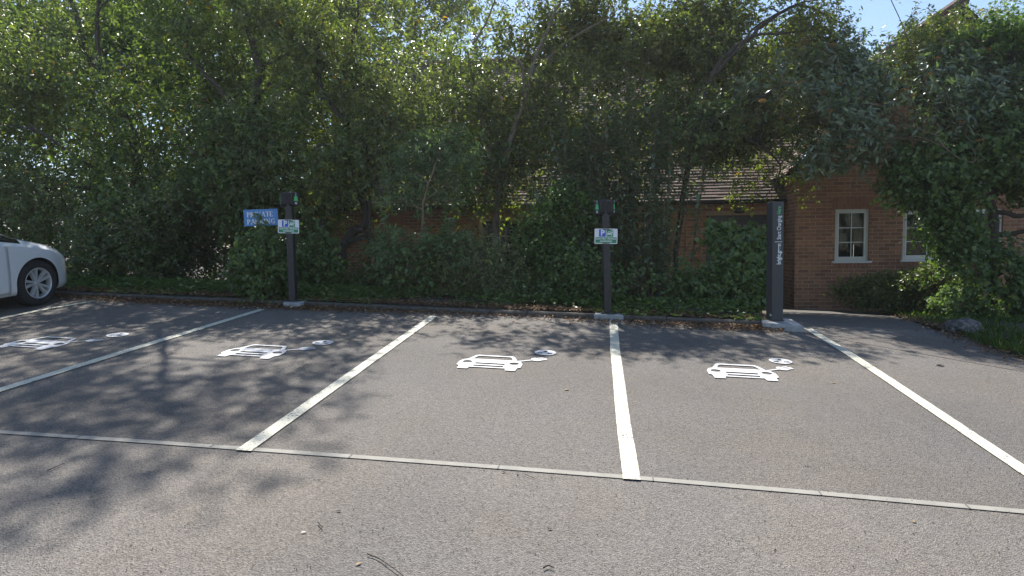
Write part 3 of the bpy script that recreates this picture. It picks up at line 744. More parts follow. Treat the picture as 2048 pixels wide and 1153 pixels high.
def ev_sign(cx,cy,d,wpx,tilt,label,rz):
    c=P(cx,cy,d)
    s=wpx*d/FPX; h=s*.655
    root=thing('charging_sign',c,label,'sign','electric vehicle charging signs on the posts',rot=(0,tilt,rz))
    hw,hh=s/2,h/2; k=s/.32
    Q=lambda y:Matrix.Translation((0,y,0))@UPRIGHT
    shape2d([rrect(-hw,-hh,hw,hh,.012)],.004,'sign_panel',M_WHITE,root,xf=Q(.002))
    p=shape2d([rrect(-.098*k,-.006*k,-.004*k,.094*k,.004)],.001,'parking_symbol',M_BLUE,root,xf=Q(-.003))
    text_mesh('P',.105*k,'letter',M_LET,p,Matrix.Translation((-.049*k,-.0045,.044*k))@UPRIGHT,bold=.0045*k)
    e=shape2d([rrect(.006*k,-.006*k,.10*k,.094*k,.004)],.001,'vehicle_symbol',M_GREEN,root,xf=Q(-.003))
    cxs=.045*k
    car=[(-.034,.0),(-.022,.0),(-.022,.010),(.022,.010),(.022,.0),(.034,.0),(.034,.028),(.026,.034),(.020,.056),(-.020,.056),(-.026,.034),(-.034,.028)]
    scr=[(-.017,.036),(.017,.036),(.013,.049),(-.013,.049)]
    scan2d([[(cxs+x*k,y*k+.002*k+.008) for x,y in car],[(cxs+x*k,y*k+.002*k+.008) for x,y in scr],ell(cxs-.023*k,.031*k,.006*k,.006*k,10),ell(cxs+.023*k,.031*k,.006*k,.006*k,10)],.004,'car_pictogram',M_LET,e,xf=Q(-.0045))
    shape2d([ell(.084*k,.078*k,.0105*k,.0105*k,16)],.001,'socket_pictogram',M_LET,e,xf=Q(-.0045))
    shape2d([[((.084+x)*k,(.048+y)*k) for x,y in ((-.010,.012),(.010,.012),(.010,.0),(.004,-.008),(.002,-.03),(-.012,-.03),(-.012,-.034),(.005,-.034),(-.001,-.008),(-.010,.0))]],.001,'plug_pictogram',M_LET,e,xf=Q(-.0045))
    g=shape2d([rrect(-hw+.013*k,-hh+.012*k,hw-.013*k,-.014*k,.004)],.001,'text_band',M_GREEN,root,xf=Q(-.003))
    text_mesh('ELECTRIC VEHICLE',.0325*k,'lettering',M_LET,g,Matrix.Translation((0,-.0045,-.036*k))@UPRIGHT,bold=.0010*k)
    text_mesh('CHARGING',.0325*k,'lettering',M_LET,g,Matrix.Translation((0,-.0045,-.070*k))@UPRIGHT,bold=.0010*k)
    for z in (hh-.014*k,-hh+.004*k):
        b=MB(); b.box((-.045*k,-.0062,z),(.045*k,-.0045,z+.009*k)); b.build('strap',M_POST,root)
charger_post((577.5,384),(586.5,600),dL,zL,('1','2'),'black charger post beside the blue private parking sign',math.radians(-4))
charger_post((1209.5,399),(1215,625),dM,zM,('3','4'),'black charger post with two ribbed units amid grey green viburnum',math.radians(4))
ev_sign(577,453.5,dL-.062,41,math.radians(1.6),'white and green charging sign right beside the blue private parking board',math.radians(4))
ev_sign(1212,473,dM-.062,46,math.radians(0.8),'white and green charging sign on the post before the grey green viburnum',math.radians(2))
# private parking board
dP=dL+.10
cP=P(522,435.5,dP)
pr=thing('private_sign',cP,'tilted blue board reading private parking with a sprig of ivy over it','sign',rot=(0,math.radians(-2.2),math.radians(8)))
sw,sh=.470,.235
b=MB(); b.cbox((-sw/2,0,-sh/2),(sw/2,.012,sh/2),.002); b.build('sign_board',M_PRIV,pr)
def serif_text(word,xc,zc,h,wd,parent,y):
    """roman capitals from thick and thin strokes with serifs"""
    T,t=.20*h,.075*h; sw_=.10*h; f=.06*h
    def bar(x0,z0,x1,z1,w_): 
        d=_nrm((x1-x0,z1-z0)); n_=np.array((-d[1],d[0]))*w_/2
        return [(x0+n_[0],z0+n_[1]),(x0-n_[0],z0-n_[1]),(x1-n_[0],z1-n_[1]),(x1+n_[0],z1+n_[1])]
    def ser(x,z): return [(x-sw_*1.5,z),(x+sw_*1.5,z),(x+sw_*1.5,z+f),(x-sw_*1.5,z+f)]
    def bowl(x,z0,z1,r):
        cz=(z0+z1)/2; a=(z1-z0)/2; out=[]; n=12
        for i in range(n+1):
            an=-math.pi/2+math.pi*i/n; out.append((x+r*math.cos(an),cz+a*math.sin(an)))
        for i in range(n,-1,-1):
            an=-math.pi/2+math.pi*i/n; out.append((x+max(0,(r-T))*math.cos(an),cz+(a-t)*math.sin(an)))
        return [out]
    H=h; L={
     'P':(.62,lambda x:[bar(x+.12*h,0,x+.12*h,H,T),ser(x+.12*h,0),ser(x+.12*h,H-f)]+bowl(x+.2*h,.42*H,H,.36*h)),
     'R':(.74,lambda x:[bar(x+.12*h,0,x+.12*h,H,T),ser(x+.12*h,0),ser(x+.12*h,H-f),bar(x+.34*h,.46*h,x+.62*h,.0,T),ser(x+.64*h,0)]+bowl(x+.2*h,.42*H,H,.34*h)),
     'I':(.36,lambda x:[bar(x+.16*h,0,x+.16*h,H,T),ser(x+.16*h,0),ser(x+.16*h,H-f)]),
     'V':(.78,lambda x:[bar(x+.1*h,H,x+.38*h,0,T),bar(x+.66*h,H,x+.38*h,0,t),ser(x+.1*h,H-f),ser(x+.66*h,H-f)]),
     'A':(.78,lambda x:[bar(x+.38*h,H,x+.66*h,0,T),bar(x+.38*h,H,x+.1*h,0,t),bar(x+.2*h,.34*h,x+.54*h,.34*h,t),ser(x+.1*h,0),ser(x+.66*h,0)]),
     'T':(.70,lambda x:[bar(x+.34*h,0,x+.34*h,H,T),bar(x+.02*h,H-t/2,x+.66*h,H-t/2,t),bar(x+.04*h,H,x+.04*h,H-.22*h,t),bar(x+.64*h,H,x+.64*h,H-.22*h,t),ser(x+.34*h,0)]),
     'E':(.64,lambda x:[bar(x+.14*h,0,x+.14*h,H,T),bar(x+.02*h,t/2,x+.56*h,t/2,t),bar(x+.02*h,H-t/2,x+.54*h,H-t/2,t),bar(x+.1*h,H/2,x+.42*h,H/2,t),bar(x+.55*h,0,x+.55*h,.24*h,t),bar(x+.53*h,H,x+.53*h,H-.22*h,t)]),
     'K':(.76,lambda x:[bar(x+.14*h,0,x+.14*h,H,T),bar(x+.2*h,.42*h,x+.6*h,H,t),bar(x+.32*h,.55*h,x+.64*h,0,T),ser(x+.14*h,0),ser(x+.14*h,H-f),ser(x+.66*h,0),ser(x+.6*h,H-f)]),
     'N':(.82,lambda x:[bar(x+.12*h,0,x+.12*h,H,t),bar(x+.66*h,0,x+.66*h,H,t),bar(x+.14*h,H,x+.64*h,0,T),ser(x+.12*h,0),ser(x+.1*h,H-f),ser(x+.66*h,H-f)]),
     'G':(.80,lambda x:[[(x+.38*h+.34*h*math.cos(a),.5*h+.5*h*math.sin(a)) for a in np.linspace(.7,5.7,22)]+[(x+.38*h+(.34*h-T*abs(math.cos(a))-t*.4)*math.cos(a),.5*h+(.5*h-t)*math.sin(a)) for a in np.linspace(5.7,.7,22)],bar(x+.64*h,.02*h,x+.64*h,.42*h,T*.9),ser(x+.64*h,.40*h),bar(x+.62*h,.72*h,x+.62*h,.95*h,t)]),
    }
    tot=sum(L[c_][0] for c_ in word)*h; sx=wd/tot; x=0; k=0
    for c_ in word:
        w_,fn=L[c_]; b=MB()
        for i,pl in enumerate(fn(x)):
            yy=y-.0004*i; n=len(pl)
            if n>8:
                m_=n//2
                b.add([(xc+(q[0]-tot/2)*sx,yy,zc-h/2+q[1]) for q in pl],[(j,j+1,n-2-j,n-1-j) for j in range(m_-1)])
            else: b.add([(xc+(q[0]-tot/2)*sx,yy,zc-h/2+q[1]) for q in pl],[tuple(range(n))])
        b.build('letter',M_LET,parent); x+=w_*h
serif_text('PRIVATE',-.01,.046,.072,.36,pr,-.002)
serif_text('PARKING',.0,-.056,.072,.385,pr,-.002)
b=MB(); zb=P(522,600,dP)[2]-cP[2]; b.tube([(0,.045,zb),(0,.045,.10)],.03,8); b.build('post',M_TIMB,pr)
# totem
pad('concrete_pad',[(1528,645.5),(1607,652.5),(1582,638.5),(1513,632)],.085,'broad grey plinth under the tall lettered totem',.12)
bp=plane_pt_h(1549,641,.085); dT=bp[1]; zT=bp[2]-.003; tp=P(1549,405,dT)
tot=thing('charging_totem',bp,'tall dark grey totem with vertical white lettering on a concrete plinth','totem',rot=(0,math.atan2(tp[0]-bp[0],tp[2]-zT)+.006,math.radians(7)))
H=tp[2]-zT; hw=.0745
b=MB(); b.cbox((-hw,-.075,.008),(hw,.075,H),.005); b.build('totem_body',M_TOTEM,tot)
b=MB(); b.box((-hw-.012,-.087,0),(hw+.012,.087,.0075)); b.build('base_plate',M_POST,tot)
RT=UPRIGHT@Matrix.Rotation(math.radians(90),4,'Z')
def zt(py): return (640-py)/(640-405)*H
xo=.012
def fit_text(body,p0,p1,size,m,bold,shear=0.0):
    o=text_mesh(body,size,'lettering',m,tot,Matrix.Identity(4),'LEFT',bold,shear)
    xs=[v.co.x for v in o.data.vertices]; L=zt(p1)-zt(p0); k=L/(max(xs)-min(xs))
    o.data.transform(Matrix.Translation((xo,-.0765,zt(p0)))@RT@Matrix.Scale(k,4,(1,0,0))@Matrix.Translation((-min(xs),0,0)))
fit_text('bright.green',528,487.5,.076,M_LET,.0022)
b=MB(); b.box((xo-.055,-.0768,zt(484.2)),(xo+.04,-.0752,zt(483.2))); b.build('divider',M_LET,tot)
fit_text('Start Charging',479,432.5,.074,M_LET,.0010)
fit_text('Here',430,414.5,.074,M_LETG,.0010,.2)
b=MB(); b.box((-hw-.0012,-.06,.06),(-hw+.0005,-.02,.085)); b.build('small_label',M_TAG,tot)

# ------------------------------------------------------------------ parked car
def catmull(P_,n):
    P_=np.array(P_,float); out=[]
    k=len(P_)
    for i in range(k-1):
        p0=P_[max(i-1,0)];p1=P_[i];p2=P_[i+1];p3=P_[min(i+2,k-1)]
        for t in np.linspace(0,1,n,endpoint=False):
            out.append(.5*((2*p1)+(-p0+p2)*t+(2*p0-5*p1+4*p2-p3)*t*t+(-p0+3*p1-3*p2+p3)*t**3))
    out.append(P_[-1]); return np.array(out)
CARST=np.array([# x, w, z0, zb, zt, wt
 (.885,.26,.30,.44,.49,.22),(.86,.37,.24,.48,.545,.30),(.80,.52,.19,.545,.61,.42),(.70,.665,.18,.60,.675,.54),(.52,.80,.175,.675,.755,.65),(.28,.882,.175,.76,.835,.71),(0,.897,.175,.815,.90,.74),
 (-.25,.897,.175,.86,.965,.75),(-.5,.897,.175,.885,1.09,.73),(-.85,.897,.175,.905,1.285,.66),(-1.25,.897,.175,.92,1.41,.61),(-1.8,.897,.175,.935,1.46,.60),(-2.3,.895,.175,.95,1.44,.585),(-2.75,.885,.19,.965,1.38,.56),(-3.1,.86,.23,.965,1.23,.55),(-3.32,.81,.28,.955,1.04,.56),(-3.42,.72,.36,.86,.90,.52)])
cx_=np.concatenate([np.linspace(.885,.5,22),np.linspace(.47,-3.2,66),np.linspace(-3.25,-3.42,6)])
def pch(col): 
    xs=CARST[::-1,0]; ys=CARST[::-1,col]
    # smooth the linear interpolation a little
    f=lambda x:np.interp(x,xs,ys); h=.05
    return sum(f(np.clip(cx_+d,-3.42,.885))*w_ for d,w_ in ((-h,.2),(-h/2,.2),(0,.2),(h/2,.2),(h,.2)))
cw_,cz0,czb,czt,cwt=[pch(i) for i in (1,2,3,4,5)]
NSEG=5; rings=[]
for w_,z0,zb,zt_,wt in zip(cw_,cz0,czb,czt,cwt):
    half=[(0,z0),(.80*w_,z0),(.975*w_,z0+.05),(w_*.998,z0+.5*(zb-z0)*.7),(w_,z0+.60*(zb-z0)),(w_*.992,zb-.055),(w_*.965,zb),(wt+(w_*.965-wt)*.12,zt_-(zt_-zb)*.18),(wt*.72,zt_-.008),(0,zt_)]
    rings.append(catmull(half,NSEG))
R_=np.array(rings); nr=R_.shape[1]; nx=len(cx_)
def carpt(i,j,off=0.0,sg=-1):
    """sg -1: right side (seen), +1: left side"""
    y,z=R_[i,j]; p=np.array((cx_[i],sg*y,z))
    if off:
        i0,i1=max(i-1,0),min(i+1,nx-1); j0,j1=max(j-1,0),min(j+1,nr-1)
        du=np.array((cx_[i1]-cx_[i0],sg*(R_[i1,j][0]-R_[i0,j][0]),R_[i1,j][1]-R_[i0,j][1])); dv=np.array((0,sg*(R_[i,j1][0]-R_[i,j0][0]),R_[i,j1][1]-R_[i,j0][1]))
        n_=_nrm(np.cross(du,dv)); c0=np.array((cx_[i],0,.6)); n_=n_ if n_.dot(p-c0)>0 else -n_
        p=p+n_*off
    return p
M_CAR=simple('car_white_paint',(0.72,0.74,0.77),0.3,var=.02,coat=0.8)
M_TYRE=simple('tyre_rubber',(0.018,0.018,0.019),.85,var=.2,scale=30)
M_ALLOY=simple('alloy_rim',(0.55,0.56,0.58),.35,metal=.35,var=.1)
M_WELL=simple('wheel_well',(0.008,0.008,0.009),.95)
M_CGLASS=simple('car_glass',(0.012,0.013,0.015),.05,var=0,spec=.8)
M_HEAD=simple('headlight_lens',(0.05,0.052,0.056),.08,var=.5,scale=14,spec=.9,coat=1)
wc=plane_pt(72,612)
hd=math.atan2(BD[1],BD[0])
Mg=Matrix(((1,0,0),(0,1,0),(0,0,1)))
fwd=np.array((BD[0],BD[1],CA*BD[0]+CB*BD[1])); fwd=_nrm(fwd); upn=NG; lef=np.cross(upn,fwd)
car=thing('parked_car',(0,0,0),'white hatchback with multi spoke alloy wheel parked nose in at the kerb','car')
org=np.array(wc)+lef*.80
car.matrix_world=Matrix(((fwd[0],lef[0],upn[0],org[0]),(fwd[1],lef[1],upn[1],org[1]),(fwd[2],lef[2],upn[2],org[2]+.004),(0,0,0,1)))
full=[]; 
for i in range(nx):
    for j in range(nr): full.append(carpt(i,j,0,-1))
    for j in range(nr-2,0,-1): full.append(carpt(i,j,0,1))
m_=2*nr-2; fs=[]
for i in range(nx-1):
    for j in range(m_):
        j2=(j+1)%m_; fs.append((i*m_+j,i*m_+j2,(i+1)*m_+j2,(i+1)*m_+j))
fs+=[tuple(range(m_)),tuple((nx-1)*m_+j for j in range(m_-1,-1,-1))]
b=MB(); b.add(full,fs); body=b.build('body',[M_CAR,M_WELL],car,smooth=True)
bm=bmesh.new(); bm.from_mesh(body.data); bmesh.ops.recalc_face_normals(bm,faces=bm.faces); bm.to_mesh(body.data); bm.free()
cut=MB()
for wx in (0,-2.65):
    for sg in (-1,1):
        n=40; y0,y1=sg*.62,sg*1.0; vs=[]
        for yy in (y0,y1):
            for k in range(n): vs.append((wx+.352*math.cos(2*math.pi*k/n),yy,.315+.352*math.sin(2*math.pi*k/n)))
        f=[tuple(range(n)),tuple(range(2*n-1,n-1,-1))]+[(k,n+k,n+(k+1)%n,(k+1)%n) for k in range(n)]
        cut.add(vs,f)
cutter=cut.build('cutter',M_WELL,car)
bm=bmesh.new(); bm.from_mesh(cutter.data); bmesh.ops.recalc_face_normals(bm,faces=bm.faces); bm.to_mesh(cutter.data); bm.free()
md=body.modifiers.new('b','BOOLEAN'); md.object=cutter; md.operation='DIFFERENCE'; md.solver='EXACT'; md.material_mode='TRANSFER'
bpy.context.view_layer.update(); dg=bpy.context.evaluated_depsgraph_get(); nm=bpy.data.meshes.new_from_object(body.evaluated_get(dg))
body.modifiers.clear(); body.data=nm; nm.name='body'; nm.set_sharp_from_angle(angle=math.radians(38))
bpy.data.objects.remove(cutter)
def patch(name,mat,i0,i1,j0,j1,off,sides=(-1,),parent=None,trim=None):
    b=MB()
    for sg in sides:
        vs=[];fs=[]
        for i in range(i0,i1+1):
            for j in range(j0,j1+1): vs.append(carpt(i,j,off,sg))
        k=j1-j0+1
        for i in range(i1-i0):
            for j in range(k-1): fs.append((i*k+j,i*k+j+1,(i+1)*k+j+1,(i+1)*k+j))
        b.add(vs,fs)
    o=b.build(name,mat,parent or car,smooth=True)
    bm=bmesh.new(); bm.from_mesh(o.data); bmesh.ops.recalc_face_normals(bm,faces=bm.faces)
    bmesh.ops.solidify(bm,geom=bm.faces[:],thickness=.003); bm.to_mesh(o.data); bm.free()
    return o
def ix(x): return int(np.argmin(abs(cx_-x)))
JB=6*NSEG
for sg in (-1,1):
    dr_=patch('door',M_CAR,ix(-.44),ix(-1.52),NSEG*2,JB-1,.0035,(sg,))
    patch('door',M_CAR,ix(-1.56),ix(-2.30),NSEG*3,JB-1,.0035,(sg,))
    h_=MB(); yy=sg*.90; h_.cbox((-1.42,min(yy,yy+sg*.025),.80),(-1.22,max(yy,yy+sg*.025),.83),.004); h_.build('handle',M_CAR,dr_)
    patch('side_window',M_CGLASS,ix(-.22),ix(-1.50),JB+1,JB+NSEG-1,.004,(sg,))
    patch('side_window',M_CGLASS,ix(-1.58),ix(-2.75),JB+1,JB+NSEG-1,.004,(sg,))
    patch('headlight',M_HEAD,ix(.84),ix(.50),JB-1,JB+NSEG+2,.006,(sg,))
    mr=MB(); mr.cbox((-.98,min(sg*.92,sg*1.08),.93),(-.86,max(sg*.92,sg*1.08),1.05),.03); mr.build('door_mirror',M_CAR,car)
    patch('tail_light',simple('tail_red',(0.35,0.02,0.02),.2),ix(-3.15),ix(-3.40),JB-6,JB,.004,(sg,))
patch('windscreen',M_CGLASS,ix(-.36),ix(-1.12),JB+NSEG+3,nr-1,.004,(-1,1))
patch('rear_window',M_CGLASS,ix(-2.85),ix(-3.25),JB+NSEG+3,nr-1,.004,(-1,1))
patch('grille',M_WELL,ix(.875),ix(.86),NSEG*3,NSEG*5,.006,(-1,1))
for wx in (0,-2.65):
    for sg in (-1,1):
        wh=bpy.data.objects.new('wheel',None); link(wh,car); wh.location=(wx,sg*.78,.315); wh.rotation_euler=(0,.35,0 if sg<0 else math.pi)
        b=MB(); b.lathe([(.205,-.085),(.215,-.10),(.25,-.108),(.29,-.103),(.309,-.085),(.315,-.06),(.315,.06),(.305,.095),(.25,.105),(.205,.10)],'y',48); b.build('tyre',M_TYRE,wh,smooth=True)
        b=MB(); b.lathe([(.207,-.088),(.213,-.098),(.206,-.100),(.196,-.092),(.19,-.06),(.19,.09)],'y',40)
        b.lathe([(0,-.078),(.028,-.080),(.034,-.072),(.05,-.06),(.05,.0)],'y',16)
        for k in range(10):
            a=2*math.pi*k/10+(.09 if k%2 else -.09); c,s_=math.cos(a),math.sin(a); w0,w1=.0125,.016
            def q(r,t,y): return (r*c-t*s_,y,r*s_+t*c)
            b.add([q(.03,-w0,-.072),q(.03,w0,-.072),q(.2,w1,-.092),q(.2,-w1,-.092),q(.03,-w0*1.5,-.04),q(.03,w0*1.5,-.04),q(.2,w1*1.5,-.055),q(.2,-w1*1.5,-.055)],[(0,1,2,3),(0,3,7,4),(1,5,6,2),(4,7,6,5)])
        for k in range(5):
            a=2*math.pi*(k+.5)/5; b.lathe([(0,-.074),(.008,-.074),(.008,-.05)],'y',6); b.v[-18:]=[(v[0]+.042*math.cos(a),v[1],v[2]+.042*math.sin(a)) for v in b.v[-18:]]
        b.build('rim',M_ALLOY,wh)
        b=MB(); b.lathe([(0,-.02),(.19,-.02)],'y',32); b.build('brake_backing',M_WELL,wh)
# ------------------------------------------------------------------ vegetation
def rnd(n,m=3): return rng.normal(size=(n,m))
def unit(a): return a/np.maximum(np.linalg.norm(a,axis=-1,keepdims=True),1e-9)
def mesh_arrays(name,co,tris,mat,parent,tone=None,quads=False):
    me=bpy.data.meshes.new(name); k=tris.shape[1]
    me.vertices.add(len(co)); me.vertices.foreach_set('co',co.astype(np.float32).ravel())
    me.loops.add(tris.size); me.loops.foreach_set('vertex_index',tris.astype(np.int32).ravel())
    me.polygons.add(len(tris)); me.polygons.foreach_set('loop_start',np.arange(0,tris.size,k,dtype=np.int32))
    if tone is not None:
        a=me.attributes.new('tone','FLOAT','FACE'); a.data.foreach_set('value',np.clip(tone,0,1).astype(np.float32))
    me.materials.append(mat); me.update(calc_edges=True)
    return link(bpy.data.objects.new(name,me),parent)
def leaf_geo(pos,d,nrm,ln,wd,tone,kind='small',fold=.18,droop=.12):
    d=unit(d); nrm=unit(nrm-d*np.sum(nrm*d,-1,keepdims=True)); s=np.cross(d,nrm)
    ln=ln[:,None]; wd=wd[:,None]; n=len(pos)
    if kind=='small':
        v=np.stack([pos,pos+d*ln*.45+s*wd*.5+nrm*wd*fold,pos+d*ln-nrm*ln*droop,pos+d*ln*.45-s*wd*.5+nrm*wd*fold],1)
        f=np.array([[0,1,2],[0,2,3]])
    elif kind=='big':
        mid1=pos+d*ln*.33+nrm*ln*.03; mid2=pos+d*ln*.70-nrm*ln*droop*.4
        v=np.stack([pos,mid1+s*wd*.5+nrm*wd*fold,mid1-s*wd*.5+nrm*wd*fold,mid2+s*wd*.38+nrm*wd*fold*.7,mid2-s*wd*.38+nrm*wd*fold*.7,pos+d*ln-nrm*ln*droop,mid1,mid2],1)
        f=np.array([[0,1,6],[0,6,2],[1,3,6],[3,7,6],[6,7,4],[6,4,2],[3,5,7],[7,5,4]])
    elif kind=='ivy':
        v=np.stack([pos,pos+d*ln*.10+s*wd*.5,pos+d*ln*.52+s*wd*.30+nrm*wd*fold*.5,pos+d*ln-nrm*ln*droop,pos+d*ln*.52-s*wd*.30+nrm*wd*fold*.5,pos+d*ln*.10-s*wd*.5],1)
        f=np.array([[0,1,2],[0,2,3],[0,3,4],[0,4,5]])
    k=v.shape[1]; nf=len(f)
    tr=(f[None]+(np.arange(n)*k)[:,None,None]).reshape(-1,3)
    return v.reshape(-1,3),tr,np.repeat(tone,nf)
class Noise3:
    def __init__(s,freq,seed):
        r=np.random.default_rng(seed); s.k=r.normal(size=(9,3))*freq; s.p=r.uniform(0,6.28,9)
    def __call__(s,p): return np.sin(p@s.k.T+s.p).sum(-1)/3.0
def E(px,py,d,w,h,rd,n):
    return (P(px,py,d),np.array((w/2*d/FPX,rd,h/2*d/FPX)),n)
def sample(ells,freq,thr,shell,seed,cut=None):
    out=[];outw=[]
    nz=Noise3(freq,seed)
    for c,r,n in ells:
        k=int(n*2.6)+8
        u=unit(rnd(k)); rr=rng.uniform(0,1,k)**(shell)
        p=c+u*r*rr[:,None]
        ok=(nz(p)+rng.normal(0,.18,k))>thr
        ok&=p[:,2]>gz(p[:,0],p[:,1])+.02
        if cut is not None: ok&=cut(p)
        p=p[ok][:n]; out.append(p); outw.append(unit((p-c)/r**1.5))
    return np.concatenate(out),np.concatenate(outw)
def foliage(name,mat,parent,ells_,ln,wd,per=9,tw=.30,kind='small',freq=1.3,thr=-.25,shell=.45,up=.35,outw=.6,flat=1.0,tone=(.5,.24),seed=0,cut=None,droop=.12,lvar=.35,side=.9,grav=.15,dens=1.0,dthr=0.0,face=.7):
    ells=[(c_,r_,max(3,int(n_*dens))) for c_,r_,n_ in ells_]
    p,o=sample(ells,freq,thr+dthr,shell,seed,cut); n=len(p)
    td=unit(o*outw+np.array((0,0,up))+rnd(n)*.55); L=tw*rng.uniform(.6,1.3,n)
    t=(np.arange(per)+.5)/per
    pos=(p[:,None]+td[:,None]*(L[:,None,None]*t[None,:,None])+rng.normal(0,.012,(n,per,3))).reshape(-1,3)
    tdr=np.repeat(td,per,0); m=len(pos)
    d=tdr*.45+unit(np.cross(tdr,rnd(m)))*side+np.array((0,0,-grav))
    nr=np.array((0,-face,flat*.75))+rnd(m)*.6+np.repeat(o,per,0)*.25
    ll=ln*rng.uniform(1-lvar,1+lvar,m); ww=wd*rng.uniform(1-lvar,1+lvar,m)
    cl=np.repeat(rng.normal(0,.15,n),per)
    to=np.clip(tone[0]+cl+rng.normal(0,tone[1],m),0,.96)
    spot=rng.uniform(0,1,m)<.006; to[spot]=rng.uniform(.975,1,spot.sum())
    if cut is not None:
        ok=cut(pos); pos,d,nr,ll,ww,to=pos[ok],d[ok],nr[ok],ll[ok],ww[ok],to[ok]
    v,tr,tf=leaf_geo(pos,d,nr,ll,ww,to,kind,droop=droop)
    return mesh_arrays(name,v,tr,mat,parent,tf),p,td,L
def twigs_into(b,p,td,L,frac=.35,r=.004):
    for i in np.nonzero(rng.uniform(0,1,len(p))<frac)[0]:
        b.tube([p[i]-td[i]*L[i]*.5,p[i]+td[i]*L[i]*.2+rng.normal(0,.02,3),p[i]+td[i]*L[i]],[r*1.4,r,r*.5],3,False)
def smooth_path(pts,n=5):
    return catmull(np.array(pts),n)
def branches_into(b,trunks,targets,r0=.028,r1=.006,wig=.10,n=5):
    nodes=np.concatenate([t[0] for t in trunks]); rads=np.concatenate([t[1] for t in trunks])
    for q in targets:
        dd=np.linalg.norm(nodes-q,axis=1)+np.where(nodes[:,2]>q[2]-.1,1.2,0.0)
        i=int(np.argmin(dd)); a=nodes[i]; v=q-a; L=np.linalg.norm(v)
        if L<.15: continue
        m1=a+v*.35+np.array((0,0,.12*L))+rng.normal(0,wig*L,3)*.6; m2=a+v*.7+np.array((0,0,.06*L))+rng.normal(0,wig*L,3)*.6
        path=smooth_path([a,m1,m2,q],4); rs=min(rads[i]*.75,r0*(.5+.35*L)); k=len(path)
        rr=np.linspace(rs,r1,k); b.tube(path,list(rr),n,False)
        nodes=np.concatenate([nodes,path[2:]]); rads=np.concatenate([rads,rr[2:]])
def plant(name,label,cat,base,crowns,trunks=(),bark=M_BARK,nbr=30,br=(.03,.006),twf=.25,group=None,trunkname='trunk',twr=.004,**kw0):
    """crowns: list of dict(mat,ells,...); trunks: list of (points, r0, r1)"""
    base=np.array(base,float)
    root=thing(name,base,label,cat,group)
    allp=[];alltd=[];allL=[]
    off=Matrix.Translation(-Vector(base))
    for k,c in enumerate(crowns):
        c={**kw0,**c}; nm=c.pop('name','crown')
        o,p,td,L=foliage(nm,c.pop('mat'),root,c.pop('ells'),c.pop('ln'),c.pop('wd'),seed=abs(hash(label))%9999 if False else len(label)*7+k,**c)
        o.data.transform(off); allp.append(p);alltd.append(td);allL.append(L)
    p=np.concatenate(allp);td=np.concatenate(alltd);L=np.concatenate(allL)
    b=MB(); tr=[]
    for pts,r0,r1 in trunks:
        path=smooth_path(pts,6); path[1:-1]+=rng.normal(0,r0*.22,(len(path)-2,3)); rr=np.linspace(r0,r1,len(path)); b.tube(path,list(rr),8); tr.append((path,rr))
    if not tr:
        tr=[(np.array([base,base+(0,0,.15)]),np.array([.02,.02]))]
    if nbr:
        idx=rng.choice(len(p),min(nbr,len(p)),False); branches_into(b,tr,p[idx],*br)
    if twf: twigs_into(b,p,td,L,twf,twr)
    o=b.build(trunkname,bark,root,smooth=True); o.data.transform(off)
    return root,p
def gp(px,py,d=None):
    """point on the bed under a picture column at depth d"""
    q=P(px,500,d); return np.array((q[0],q[1],gz(q[0],q[1])+.03))

# ---- row of trees behind the bed, left to right
# 1: dark evergreen at the far left
plant('evergreen_tree','tall dark evergreen tree behind the bonnet of the white car','tree',gp(150,0,12.6),
 [dict(mat=LM_OLIVE,ells=[E(60,170,13.1,620,520,.35,1900),E(-150,330,13.0,420,420,.35,800)],ln=.11,wd=.046,per=9,freq=1.5,thr=-.7,shell=.75,tw=.36),
  dict(mat=LM_EVER,ells=[E(-40,210,12.2,560,420,0.74,1500),E(230,330,12.0,420,330,0.62,900),E(-60,450,11.6,420,300,0.56,700),E(120,-60,12.4,520,260,0.81,700)],ln=.105,wd=.042,per=9,freq=1.6,thr=-.12)],
 [([gp(300,0,12.6),P(285,480,12.5),P(278,350,12.3),P(262,260,12.3),P(215,175,12.4),P(170,90,12.6),P(120,-80,12.8)],.13,.04),
  ([P(262,260,12.3),P(205,140,12.2),P(195,20,12.2),P(230,-120,12.3)],.06,.02),([P(280,380,12.4),P(180,330,12.1),P(60,250,12.1)],.05,.02)],nbr=60,br=(.04,.006),dens=.5,dthr=.05)
# 2: evergreen with the leaning trunk
plant('evergreen_tree','evergreen tree whose dark trunk rises behind the blue private parking sign','tree',gp(495,0,12.2),
 [dict(mat=LM_EVER,ells=[E(460,190,13.0,500,560,.35,2400)],ln=.11,wd=.046,per=9,freq=1.5,thr=-.7,shell=.75,tw=.36),
  dict(mat=LM_EVER,ells=[E(430,190,11.8,460,400,0.62,1500),E(400,-60,12.2,460,260,0.81,800),E(330,70,12.5,360,300,0.74,800),E(560,330,11.6,320,240,0.50,800),E(430,300,11.9,420,260,0.50,900),E(500,-270,11.8,460,320,1.20,1300),E(530,-500,11.8,380,300,1.20,900),E(380,-520,12.2,300,240,1.10,500)],ln=.10,wd=.038,per=10,freq=1.7,thr=-.1),
  dict(mat=LM_OLIVE,ells=[E(620,60,11.9,380,300,0.62,800)],ln=.10,wd=.038,per=10,freq=1.8,thr=-.1)],
 [([gp(500,0,12.2),P(492,500,12.1),P(488,420,12.0),P(478,340,11.9),P(498,240,11.9),P(515,140,12.0),P(490,20,12.2),P(470,-120,12.4)],.14,.04),
  ([P(470,-120,12.4),P(510,-260,12.0),P(560,-480,11.8)],.06,.015),([P(480,345,11.9),P(420,318,11.7),P(380,300,11.6)],.07,.03),([P(498,240,11.9),P(440,180,11.9),P(360,90,12.2)],.06,.02)],nbr=60,br=(.04,.006),dens=.5,dthr=.05)
